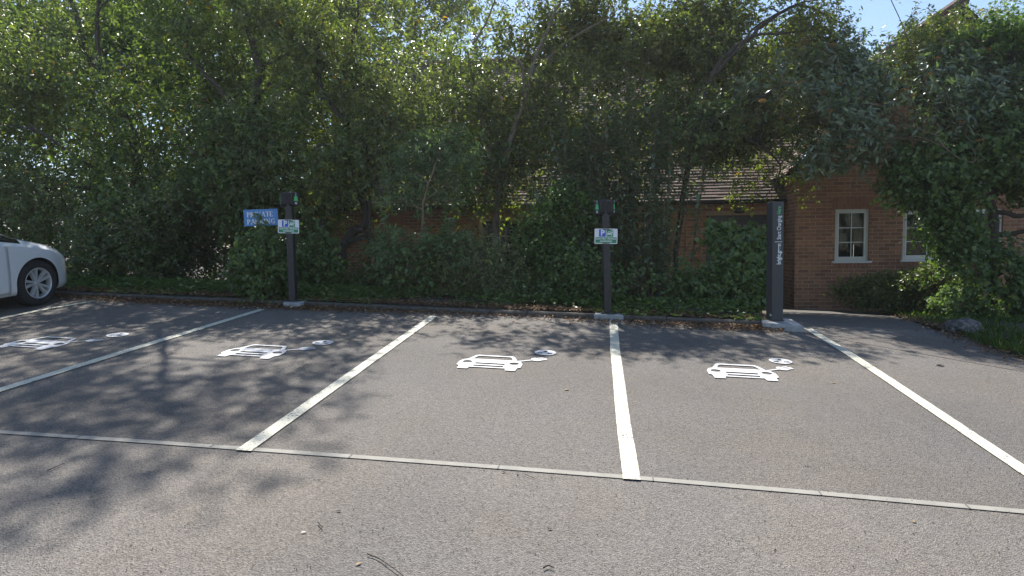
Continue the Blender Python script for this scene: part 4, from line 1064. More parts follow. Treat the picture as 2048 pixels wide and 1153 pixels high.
# 3: olive green tree left of centre
plant('olive_green_tree','olive green tree with twisted low limbs before the orange brick pier','tree',gp(690,0,12.0),
 [dict(mat=LM_OLIVE,ells=[E(770,230,12.9,470,420,.35,3400),E(640,330,12.8,300,260,.3,700)],ln=.11,wd=.046,per=9,freq=1.5,thr=-.7,shell=.75,tw=.36),
  dict(mat=LM_OLIVE,ells=[E(700,110,11.7,420,380,0.62,1500),E(800,210,11.5,320,300,0.56,900),E(660,280,11.4,330,240,0.50,700),E(720,-80,12.0,400,220,0.62,500)],ln=.10,wd=.038,per=10,freq=1.8,thr=-.12),
  dict(mat=LM_EVER,ells=[E(620,330,11.3,280,200,0.37,800),E(760,310,11.3,260,180,0.37,800),E(700,200,11.9,420,300,0.43,1000)],ln=.10,wd=.038,per=10,freq=1.8,thr=-.1)],
 [([gp(672,0,12.0),P(690,480,11.9),P(735,440,11.8),P(700,330,11.7),P(688,240,11.7),P(690,150,11.8),P(715,40,12.0)],.10,.03),
  ([gp(655,0,12.0),P(645,470,11.9),P(665,420,11.8),P(720,390,11.7),P(760,350,11.6)],.09,.03),
  ([P(690,485,11.9),P(740,470,11.7),P(700,455,11.6)],.06,.02),([gp(736,0,11.5),P(740,440,11.5),P(738,380,11.5),P(735,300,11.5)],.035,.02),
  ([P(690,250,11.7),P(640,160,11.7),P(640,60,11.8)],.05,.02)],nbr=70,br=(.04,.006),twf=.4,dens=.26,dthr=.12)
# 4: tree with curving pale limb in the centre
plant('olive_green_tree','olive green tree with a curving grey limb in front of the long roof','tree',gp(985,0,12.0),
 [dict(mat=LM_OLIVE,ells=[E(1130,270,13.15,480,360,.35,5670),E(1120,-90,12.0,560,70,.8,4600),E(1180,95,13.0,520,120,.25,6000),E(1150,30,12.95,440,240,.3,3510),E(1000,330,12.95,330,240,.3,2970)],ln=.11,wd=.046,per=9,freq=1.5,thr=-.7,shell=.75,tw=.36),
  dict(mat=LM_OLIVE,ells=[E(1090,110,12.20,380,300,0.56,1500),E(1010,250,12.00,240,240,0.43,550),E(1230,60,12.40,380,240,0.62,1400),E(1330,150,12.40,260,200,0.50,900),E(1000,190,12.40,300,200,0.50,900),E(1050,260,12.10,300,200,0.37,1000)],ln=.10,wd=.038,per=10,freq=1.9,thr=-.05),
  dict(mat=LM_EVER,ells=[E(890,260,12.30,220,360,0.37,1500),E(1020,375,12.10,330,110,0.31,650),E(1130,290,12.20,330,260,0.37,1200),E(960,300,12.40,260,260,0.37,900)],ln=.10,wd=.038,per=10,freq=1.9,thr=-.1)],
 [([gp(985,0,12.0),P(990,470,12.40),P(1000,380,12.20),P(1012,310,12.10),P(1045,210,12.00),P(1062,150,12.00),P(1080,90,12.10),P(1120,10,12.20)],.075,.025),
  ([P(1050,200,12.00),P(1042,130,11.90),P(1015,110,11.90)],.035,.015),([P(1062,150,12.00),P(1140,80,12.10),P(1230,30,12.30)],.035,.012),
  ([P(945,90,12.30),P(975,40,12.30),P(1000,-30,12.40)],.02,.012),([P(1000,380,12.20),P(960,230,12.20),P(935,100,12.30)],.03,.015)],M_BARKL,nbr=70,br=(.032,.005),twf=.4,dens=.15,dthr=.15)
# 5: spreading tree right of centre with long limbs
t5=[([gp(1350,0,11.8),P(1355,480,12.10),P(1372,360,11.90),P(1395,250,11.70),P(1425,150,11.60),P(1445,115,11.60)],.06,.035),
  ([P(1425,150,11.60),P(1490,85,11.60),P(1540,40,11.60),P(1600,12,11.70),P(1680,45,11.80)],.045,.015),([P(1445,115,11.60),P(1505,72,11.50),P(1560,68,11.50),P(1620,60,11.60)],.035,.012),
  ([P(1395,250,11.70),P(1500,205,11.50),P(1590,160,11.40),P(1660,130,11.40),P(1730,125,11.50)],.05,.018),([P(1660,130,11.40),P(1720,160,11.30),P(1765,190,11.30)],.03,.012),
  ([P(1400,240,11.70),P(1460,255,11.50),P(1560,330,11.30),P(1530,395,11.30)],.03,.008),([P(1490,85,11.60),P(1510,55,11.50),P(1590,10,11.50),P(1640,0,11.50)],.02,.01),([P(1590,160,11.40),P(1650,95,11.40),P(1710,60,11.50)],.02,.008)]
plant('spreading_tree','spreading tree with long bare arching limbs over the porch roof','tree',gp(1350,0,11.8),
 [dict(mat=LM_OLIVE,ells=[E(1430,250,13.00,420,280,.35,3000),E(1450,-88,12.0,440,70,.8,2300),E(1440,95,12.9,440,120,.25,3200),E(1420,50,12.80,420,230,.3,2400),E(1500,290,11.90,260,120,.25,1500)],ln=.11,wd=.046,per=9,freq=1.5,thr=-.7,shell=.75,tw=.36),
  dict(mat=LM_OLIVE,ells=[E(1450,90,12.00,360,260,0.50,1000),E(1560,80,11.80,320,200,0.43,420),E(1640,40,11.90,240,140,0.37,200),E(1420,250,11.90,320,200,0.43,1100)],ln=.10,wd=.038,per=9,freq=2.1,thr=.05),
  dict(mat=LM_YELLOW,ells=[E(1560,360,12.20,190,110,0.31,330),E(1450,390,12.20,190,70,0.30,110),E(1455,260,12.60,90,60,0.30,110)],ln=.06,wd=.034,per=9,freq=2.4,thr=.0,tw=.2),
  dict(mat=LM_EVER,ells=[E(1490,270,10.90,260,160,.30,1000),E(1440,330,11.60,200,90,.25,420),E(1560,310,10.70,200,90,.25,420),E(1480,300,11.80,300,140,0.37,800),E(1330,300,12.10,300,280,0.37,1100),E(1540,250,11.90,260,140,0.37,500)],ln=.095,wd=.036,per=9,freq=2.0,thr=.0)],
 t5,M_BARK,nbr=90,br=(.03,.005),twf=.5,dens=.24,dthr=.15)
# 6: wrinkled leaf shrub with orange heads
def flower_heads(root,pts,base):
    b=MB(); co=[];to=[]; vs=[];tr=[]
    for q in pts:
        k=70; r=rng.uniform(.045,.07)
        a=rng.uniform(0,6.28,k); rr=r*np.sqrt(rng.uniform(0,1,k))
        pos=np.stack([q[0]+rr*np.cos(a),q[1]+rr*np.sin(a),q[2]+.018*(1-(rr/r)**2)+rng.normal(0,.004,k)],1)
        d=unit(rnd(k)); v,t,f=leaf_geo(pos,d,np.array((0,0,1.))+rnd(k)*.4,np.full(k,.016),np.full(k,.013),rng.uniform(0,1,k),'small')
        tr.append(t+sum(len(x) for x in vs)); vs.append(v); to.append(f)
    o=mesh_arrays('flower_heads',np.concatenate(vs)-base,np.concatenate(tr),LM_FLOWER,root,np.concatenate(to)); tag(o,'flat orange brown flower heads')
bs=gp(1960,0,10.9)
rt,pp=plant('flowering_viburnum','broad leathery shrub dotted with orange flower heads below the gable top','shrub',bs,
 [dict(mat=LM_VIB,ells=[E(1640,260,10.3,330,170,.5,560),E(1800,230,10.4,360,180,.5,650),E(1950,220,10.7,320,200,.6,560),E(1650,190,11.0,330,150,.5,420),E(1800,150,11.1,360,160,.5,520),E(1950,140,11.3,320,160,.5,420)],ln=.125,wd=.042,per=7,kind='big',freq=1.9,thr=-.12,tw=.3,lvar=.35),
  dict(mat=LM_OLIVE,ells=[E(1780,120,11.6,340,130,.6,700),E(1760,-75,11.9,480,60,.7,560),E(1930,90,11.8,260,130,.6,600),E(1690,165,11.3,300,120,.5,450),E(1705,75,11.6,260,140,.35,380),E(1560,215,11.0,200,120,.4,300)],ln=.08,wd=.036,per=9,freq=1.9,thr=-.1)],
 [([bs,P(1955,520,10.8),P(1930,400,10.7),P(1880,300,10.6),P(1800,230,10.5),P(1700,190,10.4)],.09,.02),([P(1930,400,10.7),P(1985,260,10.8),P(1990,140,10.8),P(1940,60,10.9)],.06,.015),
  ([P(1880,300,10.6),P(1860,200,10.5),P(1830,110,10.6)],.03,.01),([P(1870,270,9.9),P(1895,300,9.8),P(1930,322,9.8),P(1950,322,9.8),P(1945,295,9.8)],.012,.006)],M_STEM,nbr=70,br=(.022,.005),twf=.5,dens=.68,dthr=.1)
top=pp[(pp[:,1]<10.9)]
FH=[(1525,202),(1600,165),(1610,83),(1625,170),(1648,187),(1665,90),(1662,222),(1700,295),(1703,283),(1650,265),(1713,338),(1810,180),(1825,193),(1875,117),(1857,150),(1905,88),(1925,90),(1975,100),(2012,112),(1950,55),(1780,75),(1922,245),(1965,152),(1990,225),(1960,282),(1680,168),(1600,92),(1575,165)]
fhp=[P(x,y,9.42+.2*rng.uniform()+np.clip((260-y)/150,0,1.1)*.95+(.25 if x>1900 else 0)) for x,y in FH]
flower_heads(rt,fhp,bs)
b=MB()
for q in fhp: b.tube([q-np.array((0,0,.004)),q+np.array((rng.normal(0,.03),.10,-.10)),q+np.array((rng.normal(0,.06),.30,-.26))],[.004,.005,.006],4)
tk=[o for o in rt.children if o.name.split('.')[0]=='trunk'][0]
nb=MB(); nb.add([v.co for v in tk.data.vertices],[tuple(f.vertices) for f in tk.data.polygons]); nb.add([np.array(v)-bs for v in b.v],b.f)
bpy.data.objects.remove(tk); nb.build('trunk',M_STEM,rt,smooth=True)
# 7: ivy clad trunk, dark mass at the right
bi=gp(1985,0,10.6)
plant('ivy_clad_tree','dark ivy smothered tree at the right edge hiding the wide window','tree',bi,
 [dict(mat=LM_IVY,ells=[E(2020,330,10.5,300,330,.8,2400),E(1972,515,10.2,165,250,.5,1700),E(2070,550,10.2,200,230,.6,1400),E(1950,420,10.2,150,120,.4,600),E(1985,400,10.3,120,330,.3,900),E(1855,360,10.3,160,140,.5,600),E(2080,160,10.8,220,260,.8,800)],ln=.075,wd=.062,per=8,kind='ivy',freq=1.5,thr=-.35,tw=.28,grav=.5),
  dict(mat=LM_BRIGHT,ells=[E(2010,92,10.9,190,80,.5,450)],ln=.07,wd=.058,per=8,kind='ivy',freq=1.5,thr=-.3,tw=.28),
  dict(mat=LM_BRIGHT,ells=[E(1855,462,10.1,50,110,.15,40)],ln=.065,wd=.05,per=6,kind='ivy',freq=1.5,thr=-.3,tw=.28)],
 [([bi,P(1985,470,10.8),P(1975,330,10.8),P(2000,200,10.8),P(2040,60,10.8)],.09,.04),([P(1980,420,10.8),P(2040,432,10.6),P(2110,420,10.6)],.045,.025),([P(1985,470,10.8),P(2040,465,10.6),P(2110,440,10.6)],.04,.03)],nbr=40,br=(.03,.006),twf=.1)
# ---- shrubs in front
plant('bramble_bush','sprawling dark bramble beside the nose of the white car','shrub',gp(240,0,11.2),
 [dict(mat=LM_BRAMBLE,ells=[E(200,500,11.2,300,170,.6,900),E(350,480,11.2,260,210,.7,900),E(440,520,11.1,160,140,.5,450),E(430,445,11.5,170,110,.5,350),E(430,510,12.0,230,200,.3,800),E(60,440,11.6,260,160,.6,400)],ln=.062,wd=.038,per=9,freq=2.2,thr=-.05,tw=.26),
  dict(mat=LM_EVER,ells=[E(410,500,12.6,300,200,.35,900),E(610,470,12.4,160,160,.3,400)],ln=.08,wd=.04,per=8,freq=2,thr=-.8),
  dict(mat=LM_IVY,ells=[E(300,420,11.3,330,120,.5,500),E(430,400,11.5,200,140,.5,350)],ln=.07,wd=.058,per=7,kind='ivy',freq=2,thr=-.1)],
 [],M_STEM,nbr=50,br=(.014,.005),twf=.5,trunkname='stems')
plant('ivy_column','column of ivy climbing the post of the blue private parking sign','ivy',gp(525,0,10.3),
 [dict(mat=LM_IVY,ells=[E(528,545,dP+.14,110,165,.24,520),E(505,520,10.5,110,130,.3,260),E(620,530,10.6,120,150,.35,380)],ln=.062,wd=.056,per=7,kind='ivy',freq=2,thr=-.5,tw=.22,grav=.7,flat=.4),
  dict(name='sprig',mat=LM_IVY,ells=[(cP+np.array((-.0,-.05,-.06)),np.array((.05,.025,.08)),9),(cP+np.array((.01,-.05,-.14)),np.array((.09,.03,.06)),12)],ln=.045,wd=.042,per=4,kind='ivy',freq=1,thr=-9,tw=.09,grav=.3,flat=.2,tone=(.75,.15))],
 [],M_STEM,nbr=16,br=(.01,.004),twf=.2,trunkname='stems')
plant('understory_shrub','low tangle of dark shrub below the orange brick pier','shrub',gp(700,0,11.2),
 [dict(mat=LM_BRAMBLE,ells=[E(690,560,11.0,260,90,.5,650),E(760,540,10.8,110,110,.4,300)],ln=.055,wd=.034,per=8,freq=2.5,thr=-.1,tw=.24)],
 [],M_STEM,nbr=30,br=(.012,.004),twf=.5,trunkname='stems')
plant('elder_shrub','bushy blue green shrub with slender leaflets between pier and casement window','shrub',gp(860,0,10.6),
 [dict(mat=LM_ELDER,ells=[E(860,350,10.9,190,160,.4,520),E(800,420,10.4,120,130,.4,240),E(850,510,10.1,190,150,.4,560),E(905,310,11.1,120,100,.35,200)],ln=.088,wd=.03,per=11,freq=2.6,thr=-.1,tw=.26,droop=.2,grav=.2,lvar=.45),
  dict(mat=LM_IVY,ells=[E(840,540,10.1,190,140,.4,450),E(800,470,10.4,130,110,.3,200)],ln=.068,wd=.056,per=7,kind='ivy',freq=2,thr=-.3,grav=.5)],
 [([gp(855,0,10.7),P(850,520,10.6),P(845,420,10.5),P(870,330,10.5)],.03,.012)],M_STEM,nbr=50,br=(.016,.005),twf=.4,trunkname='stems',dens=.62,dthr=.1)
plant('small_leaved_shrub','fine leaved bush below the cream casement window','shrub',gp(980,0,10.2),
 [dict(mat=LM_BRAMBLE,ells=[E(970,545,10.0,220,110,.45,800),E(1010,585,9.8,160,70,.3,300),E(945,500,10.3,70,90,.3,120)],ln=.048,wd=.022,per=10,freq=2.5,thr=-.1,tw=.26,tone=(.6,.22))],
 [],M_STEM,nbr=40,br=(.01,.004),twf=.5,trunkname='stems')
plant('bright_shrub','bright green leafy bush overlapping the right half of the cream window','shrub',gp(1090,0,10.6),
 [dict(mat=LM_BRIGHT,ells=[E(1085,470,10.2,110,80,.25,360),E(1110,545,9.9,130,120,.3,520),E(1135,430,10.3,90,100,.25,240)],ln=.065,wd=.038,per=8,freq=2.2,thr=-.1,tw=.24,tone=(.35,.2)),
  dict(mat=LM_IVY,ells=[E(1100,590,9.8,150,70,.3,300)],ln=.06,wd=.05,per=7,kind='ivy',freq=2,thr=-.3)],
 [],M_STEM,nbr=30,br=(.012,.004),twf=.4,trunkname='stems')
# leatherleaf viburnum: upright canes with opposite leaves
def cane_shrub():
    base=gp(1270,0,10.2)
    root=thing('leatherleaf_viburnum',base,'tall shrub of upright canes with large grey green leaves behind the middle charger post','shrub')
    b=MB(); P_=[];D_=[];N_=[];L_=[];W_=[];T_=[]
    canes=[(1165,190,10.1),(1150,250,10.0),(1125,230,10.1),(1252,85,10.3),(1230,150,10.2),(1290,130,10.4),(1415,110,10.3),(1395,170,10.1),(1370,205,10.0),(1345,215,9.9),(1205,265,10.0),(1310,260,9.9),(1060,340,10.2),(1265,285,9.9),(1340,330,9.8),(1405,330,10.3),(1300,380,9.8),(1235,350,9.85),(1180,330,9.9),(1120,330,10.0),(1345,440,9.7),(1300,470,9.7),(1260,480,9.75),(1150,450,9.8),(1330,520,9.6),(1280,540,9.65),(1370,540,9.6),(1095,420,10.0),(1265,190,10.6),(1320,190,10.6),(1210,210,10.6),(1180,140,10.7)]
    canes+= [(rng.uniform(1090,1345),rng.uniform(170,560),0) for _ in range(75)]
    canes=[(x,y,9.5+max(0,(565-y))/380*1.75+rng.uniform(-.12,.12)) for x,y,_ in canes]
    for (x,y,d) in canes:
        top=P(x,y,d); bx=1270+(x-1270)*rng.uniform(.45,.85)
        g=P(bx,500,d+rng.uniform(-.05,.15)-.25*(d-9.5)); g=np.array((g[0],g[1],gz(g[0],g[1])))
        mid=(top+g)/2+rng.normal(0,.06,3)
        path=smooth_path([g,mid,top],8); k=len(path); Lc=np.linalg.norm(top-g)
        b.tube(path,list(np.linspace(  .007+.0015*Lc,.003,k)),5,False)
        seg=np.cumsum(np.r_[0,np.linalg.norm(np.diff(path,axis=0),axis=1)]); tot=seg[-1]
        s=tot; k=0; a0=rng.uniform(0,3)
        while s>max(.25,tot-2.2):
            q=np.array([np.interp(s,seg,path[:,i]) for i in range(3)])
            tdir=_nrm(np.array([np.interp(min(s+.05,tot),seg,path[:,i])-np.interp(max(s-.05,0),seg,path[:,i]) for i in range(3)]))
            age=(tot-s); size=.065+.08*min(1,age/.25)
            if rng.uniform()<.97-.15*min(1,age/2):
                for h_ in (0,1):
                    a=a0+k*1.57+h_*3.14+rng.normal(0,.25)
                    hd_=np.array((math.cos(a),math.sin(a),0)); el=.75-1.3*min(1,age/.45)+rng.normal(0,.2)
                    d_=hd_*math.cos(el)+np.array((0,0,math.sin(el)))
                    P_.append(q+hd_*.012);D_.append(d_);N_.append(np.array((0,0,1.))*1.0+hd_*max(0,math.sin(-el))*1.0+rng.normal(0,.2,3)+hd_*(-.6 if el>0.2 else .25))
                    l=size*rng.uniform(.8,1.15);L_.append(l);W_.append(l*rng.uniform(.40,.48));T_.append(np.clip(.45+rng.normal(0,.18),0,1))
                # side shoot
                if rng.uniform()<.55 and age>.2:
                    a=rng.uniform(0,6.28); sd=_nrm((math.cos(a),math.sin(a)-.4,.5)); q2=q+sd*.22
                    b.tube([q,q+sd*.1,q2],[.005,.004,.003],3,False)
                    for m_ in range(7):
                        aa=m_*2.1+rng.uniform(0,1); hh=np.array((math.cos(aa),math.sin(aa),.1)); l=.085*rng.uniform(.7,1.2)
                        P_.append(q2-sd*.03*m_);D_.append(hh+sd*.4+np.array((0,0,-.25)));N_.append(np.array((0,0,1.))+rng.normal(0,.3,3));L_.append(l);W_.append(l*.44);T_.append(np.clip(.45+rng.normal(0,.18),0,1))
            s-=rng.uniform(.06,.10); k+=1
    v,tr,tf=leaf_geo(np.array(P_),np.array(D_),np.array(N_),np.array(L_),np.array(W_),np.array(T_),'big',fold=.14,droop=.16)
    mesh_arrays('crown',v-base,tr,LM_VIB,root,tf)
    o=b.build('stems',M_STEM,root,smooth=True); o.data.transform(Matrix.Translation(-Vector(base)))
cane_shrub()
plant('ground_bush','low mixed greenery at the foot of the middle charger post','shrub',gp(1250,0,9.9),
 [dict(mat=LM_IVY,ells=[E(1160,560,9.75,140,120,.3,380),E(1270,585,9.55,200,70,.25,380),E(1380,580,9.6,120,76,.22,260)],ln=.062,wd=.05,per=7,kind='ivy',freq=2,thr=-.3),
  dict(mat=LM_ELDER,ells=[E(1150,420,11.2,170,160,.35,400),E(1260,350,11.9,280,260,.3,500),E(1290,450,10.9,130,180,.35,400)],ln=.075,wd=.034,per=8,freq=2,thr=-.2,tone=(.3,.2))],
 [],M_STEM,nbr=40,br=(.012,.004),twf=.4,trunkname='stems',dens=.7,dthr=.1)
plant('ivy_bush','rounded glossy ivy bush in front of the dark glazed doors','shrub',gp(1480,0,9.9),
 [dict(mat=LM_IVY,ells=[E(1482,562,9.8,105,140,.28,620),E(1502,495,10.0,64,80,.22,200),E(1442,475,10.0,56,44,.16,80),E(1420,590,9.8,80,70,.22,200)],ln=.085,wd=.08,per=6,kind='ivy',freq=1.5,thr=-.6,tw=.2,grav=.6,flat=.5,tone=(.62,.2))],
 [],M_STEM,nbr=25,br=(.012,.004),twf=.15,trunkname='stems')
plant('clipped_hedge','low clipped hedge sloping along the brick wall under the white window','hedge',gp(1790,0,11.8),
 [dict(mat=LM_BRAMBLE,ells=[E(1715,590,12.4,80,46,.35,260),E(1765,586,12.0,110,56,.4,380),E(1820,583,11.5,120,64,.4,420),E(1880,578,11.0,130,76,.4,520)],ln=.058,wd=.04,per=8,freq=2,thr=-.5,tw=.2,shell=.3,tone=(.6,.2)),
  dict(mat=LM_BRIGHT,ells=[E(1880,560,11.0,110,30,.25,130)],ln=.055,wd=.042,per=7,freq=2,thr=-.5,tw=.18)],
 [],M_STEM,nbr=45,br=(.012,.005),twf=.3,trunkname='stems')
plant('small_shrub','small light leaved shrub between the hedge and the mossy rock','shrub',gp(1915,0,10.4),
 [dict(mat=LM_ELDER,ells=[E(1915,605,10.3,90,56,.3,240)],ln=.06,wd=.04,per=7,freq=2,thr=-.4,tw=.18,tone=(.75,.2))],
 [],M_STEM,nbr=16,br=(.008,.004),twf=.3,trunkname='stems')
# ---- trees beyond
BG='trees beyond the planting bed'
def bgtree(px,d,top,wd,label,mat,n=2000,seed=0,trunkpx=None,**kw):
    g=gp(px,0,d); c_=P(px,top,d); H=c_[2]-g[2]
    rr=wd/2*d/FPX
    ells=[(g+np.array((0,0,H*.62)),np.array((rr,rr*.8,H*.40)),n),(g+np.array((rr*.4,.3,H*.8)),np.array((rr*.6,rr*.6,H*.22)),n//3),(g+np.array((-rr*.5,-.2,H*.72)),np.array((rr*.55,rr*.6,H*.22)),n//3)]
    plant('background_tree',label,'tree',g,[dict(mat=mat,ells=ells,ln=kw.get('ln',.15),wd=kw.get('lw',.075),per=8,freq=.9,thr=kw.get('thr',-.45),tw=.45)],
      [([g,g+np.array((.1,0,H*.3)),g+np.array((-.1,.1,H*.6)),g+np.array((.1,0,H*.9))],.14,.03)],nbr=40,br=(.05,.008),twf=.1,group=BG,twr=.006)
bgtree(-120,17,-150,520,'broad light green tree far behind the white car at the left edge',LM_BRIGHT)
bgtree(200,19,-60,460,'light green tree behind the forked trunk left of the private sign',LM_YELLOW)
bgtree(470,18,-200,460,'tall light tree seen through the leaves above the private sign',LM_BRIGHT)
bgtree(640,21,-260,420,'yellow green tree rising behind the left end of the tiled roof',LM_YELLOW)
bgtree(840,23,-200,300,'pale yellow green tree above the roof left of the blue sky gap',LM_YELLOW,n=1600)
bgtree(2060,25,-120,170,'drooping tree tip against blue sky beyond the gable',LM_ELDER,n=300,thr=.0)
for k_,(px_,d_,top_,w_,lb) in enumerate([(-60,15.5,300,420,'dense dark bush behind the white car at the left edge'),(190,16.2,290,380,'dense dark bush behind the brambles left of the sign'),(420,17.0,300,330,'dense dark bush behind the ivy post of the blue sign'),(590,18.5,330,260,'dense dark bush filling the gap left of the house')]):
    g_=gp(px_,0,d_); H_=P(px_,top_,d_)[2]-g_[2]; r_=w_/2*d_/FPX
    plant('background_bush',lb,'bush',g_,[dict(mat=LM_EVER,ells=[(g_+np.array((0,0,H_*.48)),np.array((r_,.9,H_*.52)),1300)],ln=.12,wd=.06,per=8,freq=1.2,thr=-.25,tw=.4)],[],M_BARK,nbr=30,br=(.02,.006),twf=.1,group='bushes screening the far side',trunkname='stems')
# ---- ground cover (uncountable)
def ground_leaves(name,mat,pts,ln,wd,kind,lift,flat=1.2,tone=(.5,.22),kindtag='stuff'):
    n=len(pts); z=gz(pts[:,0],pts[:,1])+lift
    pos=np.column_stack([pts,z]); a=rng.uniform(0,6.28,n)
    d=np.stack([np.cos(a),np.sin(a),rng.normal(0,.25,n)],1); nr=np.array((0,0,flat))+rnd(n)*.4
    v,t,f=leaf_geo(pos,d,nr,ln*rng.uniform(.6,1.3,n),wd*rng.uniform(.6,1.3,n),np.clip(rng.normal(tone[0],tone[1],n),0,1),kind)
    o=mesh_arrays(name,v,t,mat,None,f); tag(o,kind=kindtag); return o
n=26000; x=rng.uniform(-13,XB1-.15,n); t=rng.uniform(0,1,n)**1.2; y=yk(x)+.05+t*2.4
pt=np.column_stack([x,y]); nz=Noise3(2.2,5); dens=nz(np.column_stack([x,y,y*0]))
edge=np.clip((y-yk(x)-.12)/.5,0,1)
ok=(dens+edge*1.6>rng.uniform(-.1,1.3,n))
o=ground_leaves('ground_ivy',LM_IVY,pt[ok],.06,.055,'ivy',.09+rng.uniform(0,.14,ok.sum())*edge[ok],tone=(.65,.2)); tag(o,'dark ivy carpeting the bed behind the kerb')
# leaf litter on the bed edge and drifted in front of the kerb
n=24000; x=rng.uniform(-12,XB1,n); off=np.where(rng.uniform(0,1,n)<.6,-np.abs(rng.normal(0,.17,n))-.01,.1+np.abs(rng.normal(0,.22,n)))
y=yk(x)+off; nz=Noise3(1.8,9); dens=nz(np.column_stack([x,y,y*0]))
ok=((off>0)|(dens+.35>rng.uniform(-.6,1.2,n)))
o=ground_leaves('leaf_litter',LM_LITTER,np.column_stack([x,y])[ok],.042,.024,'small',np.where(off[ok]>0,.085,.016)+rng.uniform(0,.018,ok.sum()),flat=1.0); tag(o,'brown leaf litter along the kerb')
# litter along the verge edge
Lv,Rv=VERGE
n=2600; t=rng.uniform(0,len(Lv)-1.01,n); i=t.astype(int); f=(t-i)[:,None]; q=Lv[i]*(1-f)+Lv[i+1]*f; q2=Rv[i]*(1-f)+Rv[i+1]*f
s=rng.normal(.012,.022,n)[:,None]; pt=q+(q2-q)*s
o=ground_leaves('verge_litter',LM_LITTER,pt,.04,.025,'small',.02+np.clip(s[:,0],0,1)**.5*.10+rng.uniform(0,.015,n),flat=1.0); tag(o,'dry leaves along the edge of the grass verge')
# grass on the verge
n=30000; t=rng.uniform(0,len(Lv)-1.01,n); i=t.astype(int); f=(t-i)[:,None]; q=Lv[i]*(1-f)+Lv[i+1]*f; q2=Rv[i]*(1-f)+Rv[i+1]*f
s=rng.uniform(.0,1,n)[:,None]**1.3; pt=q+(q2-q)*s+rng.normal(0,.03,(n,2)); nz=Noise3(2,3); ok=nz(np.column_stack([pt,pt[:,:1]*0]))+s[:,0]*2+.5>rng.uniform(-.3,1,n)
pt=pt[ok]; s=s[ok,0]; m_=len(pt)
z=gz(pt[:,0],pt[:,1])+.012+.10*np.clip(s,0,1)**.5
d=np.stack([rng.normal(0,.5,m_),rng.normal(0,.5,m_),np.ones(m_)],1); nr=np.stack([rng.normal(0,1,m_),rng.normal(0,1,m_),np.full(m_,.2)],1)
hgt=rng.uniform(.05,.13,m_)
v,tt,tf=leaf_geo(np.column_stack([pt,z-.01]),d,nr,hgt,np.full(m_,.009),np.clip(rng.normal(.5,.25,m_),0,1),'small',droop=.3)
o=mesh_arrays('verge_grass',v,tt,LM_GRASS,None,tf); tag(o,'rough grass on the verge at the right',kind='stuff')
# mossy rock
c=G(1937,668); bm=bmesh.new(); bmesh.ops.create_icosphere(bm,subdivisions=5,radius=1)
n1,n2,n3=Noise3(2.2,4),Noise3(6,5),Noise3(15,6)
for v in bm.verts:
    p=np.array(v.co); r=1+.14*n1(p[None])[0]+.06*n2(p[None])[0]+.025*n3(p[None])[0]
    v.co=Vector((p[0]*r*.23-.09*p[2],p[1]*r*.17,p[2]*r*.13+.02))
me=bpy.data.meshes.new('rock'); bm.to_mesh(me); bm.free()
m,nt_,b_=mat_new('rock_lichen'); co_=objco(nt_); na=noise(nt_,co_,16,5,.7); nb=noise(nt_,co_,6,4)
cc=ramp(nt_,na,[(.36,(.03,.027,.024)),(.5,(.11,.10,.095)),(.66,(.24,.235,.23))]); cc=mixc(nt_,ramp(nt_,nb,[(.5,0.0),(.62,.8)]),cc,(.06,.08,.025))
nt_.links.new(cc,b_.inputs['Base Color']); b_.inputs['Roughness'].default_value=.95; bump(nt_,b_,na,.9,.03)
me.materials.append(m); me.polygons.foreach_set('use_smooth',[True]*len(me.polygons))
ro=link(bpy.data.objects.new('rock',me)); ro.location=Vector((c[0],c[1],c[2]+.02)); tag(ro,'lichen spotted mossy rock at the edge of the grass verge','rock')
# ---- small things lying on the tarmac
def flat_leaf(px,py,label,mat,ln,wd,a):
    q=plane_pt(px,py); b=MB(); c_,s_=math.cos(a),math.sin(a)
    pr=[(-.5,0,0),(-.2,.42,.25),(.15,.5,.3),(.5,0,.1),(.15,-.5,.35),(-.2,-.42,.2),(0,0,.02)]
    b.add([((x*ln)*c_-(y*wd)*s_,(x*ln)*s_+(y*wd)*c_,z*wd*.6) for x,y,z in pr],[(0,6,1),(1,6,2),(2,6,3),(3,6,4),(4,6,5),(5,6,0)])
    o=b.build('fallen_leaf',mat); o.location=Vector((q[0],q[1],gz(q[0],q[1])+.008)); tag(o,label,'leaf'); return o
def twig(pts,label,r=.003):
    ps=[plane_pt(*p) for p in pts]; o3=ps[0]; b=MB()
    path=smooth_path([p-o3+np.array((0,0,.008+r+random.uniform(0,.004))) for p in ps],4); b.tube(path,list(np.linspace(r,r*.5,len(path))),5)
    o=b.build('twig',M_TWIG,smooth=True); o.location=Vector(o3); tag(o,label,'twig'); return o
twig([(735,1114),(757,1122),(775,1135),(800,1153),(815,1165)],'long thin dark twig at the bottom edge left of centre',.0030)
twig([(636,1050),(642,1057),(645,1060),(638,1067)],'little hooked brown twig beside a white scrap on the roadway',.003)
twig([(1087,1143),(1097,1138),(1108,1143)],'short black bent twig at the bottom edge right of centre',.004)
twig([(95,946),(110,939),(130,930)],'dark straight twig lying in tree shade at the left',.003)
twig([(1049,953),(1063,958),(1077,963)],'faint twig on the roadway below the third charging symbol',.002)
flat_leaf(1133,782,'curled tan leaf on the bay left of the bent line',M_STRAW,.05,.025,.4)
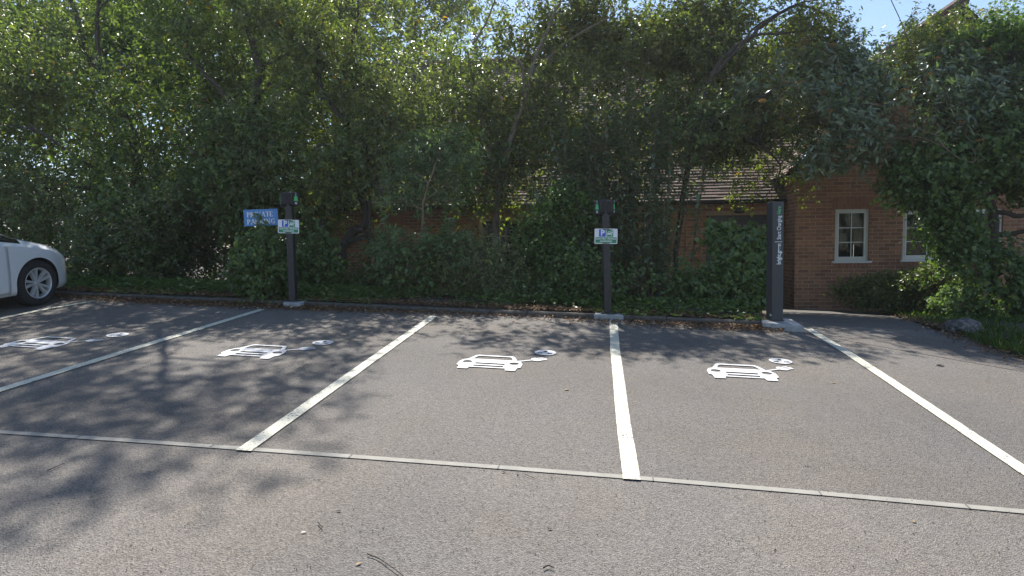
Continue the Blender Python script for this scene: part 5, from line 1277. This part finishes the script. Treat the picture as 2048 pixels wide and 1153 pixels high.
flat_leaf(717,1131,'straw coloured chip beside the long twig',M_STRAW,.03,.014,.9)
flat_leaf(607,1068,'small white scrap left of the hooked twig',M_PALE,.028,.012,.3)
flat_leaf(1827,1046,'pale curled leaf on the roadway at the lower right',M_STRAW,.022,.016,.2)
flat_leaf(1880,733,'dark dead leaf on the path before the grass verge',M_TWIG,.09,.05,.2)
flat_leaf(1667,768,'yellow leaf near the long line of the right bay',M_STRAW,.05,.02,.1)
flat_leaf(1100,1061,'small black seed pod on the roadway below the bent line',M_TWIG,.028,.012,.1)
flat_leaf(1007,947,'dark crumb lying just below the concrete edging',M_TWIG,.026,.012,.6)
flat_leaf(1035,952,'dark crumb right of the joint in the concrete edging',M_TWIG,.022,.014,1.3)
flat_leaf(678,1025,'brown wood chip on the roadway above the white scrap',M_TWIG,.024,.014,.1)
# grit, too fine to count
n=420; px_=rng.uniform(0,2048,n); py_=rng.uniform(905,1153,n); vs=[];b=MB()
for x_,y_ in zip(px_,py_):
    q=plane_pt(x_,y_); r=rng.uniform(.0018,.0045); 
    b.add([(q[0]+r,q[1],q[2]+.007),(q[0],q[1]+r,q[2]+.007),(q[0]-r,q[1],q[2]+.007),(q[0],q[1]-r,q[2]+.007),(q[0],q[1],q[2]+.007+r)],[(0,1,4),(1,2,4),(2,3,4),(3,0,4)])
tag(b.build('grit',M_TWIG),'dark grit scattered over the roadway',kind='stuff')
# ------------------------------------------------------------------ thin haze volume, added to veil the dark foliage with light
b=MB(); b.box((-262,-78,-6.0),(262,272,17.5))
hz=bpy.data.materials.new('haze_veil'); hz.use_nodes=True; hn=hz.node_tree
hn.nodes.remove(hn.nodes['Principled BSDF'])
pv=hn.nodes.new('ShaderNodeVolumePrincipled'); pv.inputs['Color'].default_value=(0.90,0.95,1.0,1); pv.inputs['Density'].default_value=HAZE_D; pv.inputs['Anisotropy'].default_value=0.55
hn.links.new(pv.outputs[0],hn.nodes['Material Output'].inputs['Volume'])
tag(b.build('haze',hz),'thin haze added as a veil of backlight',kind='stuff')
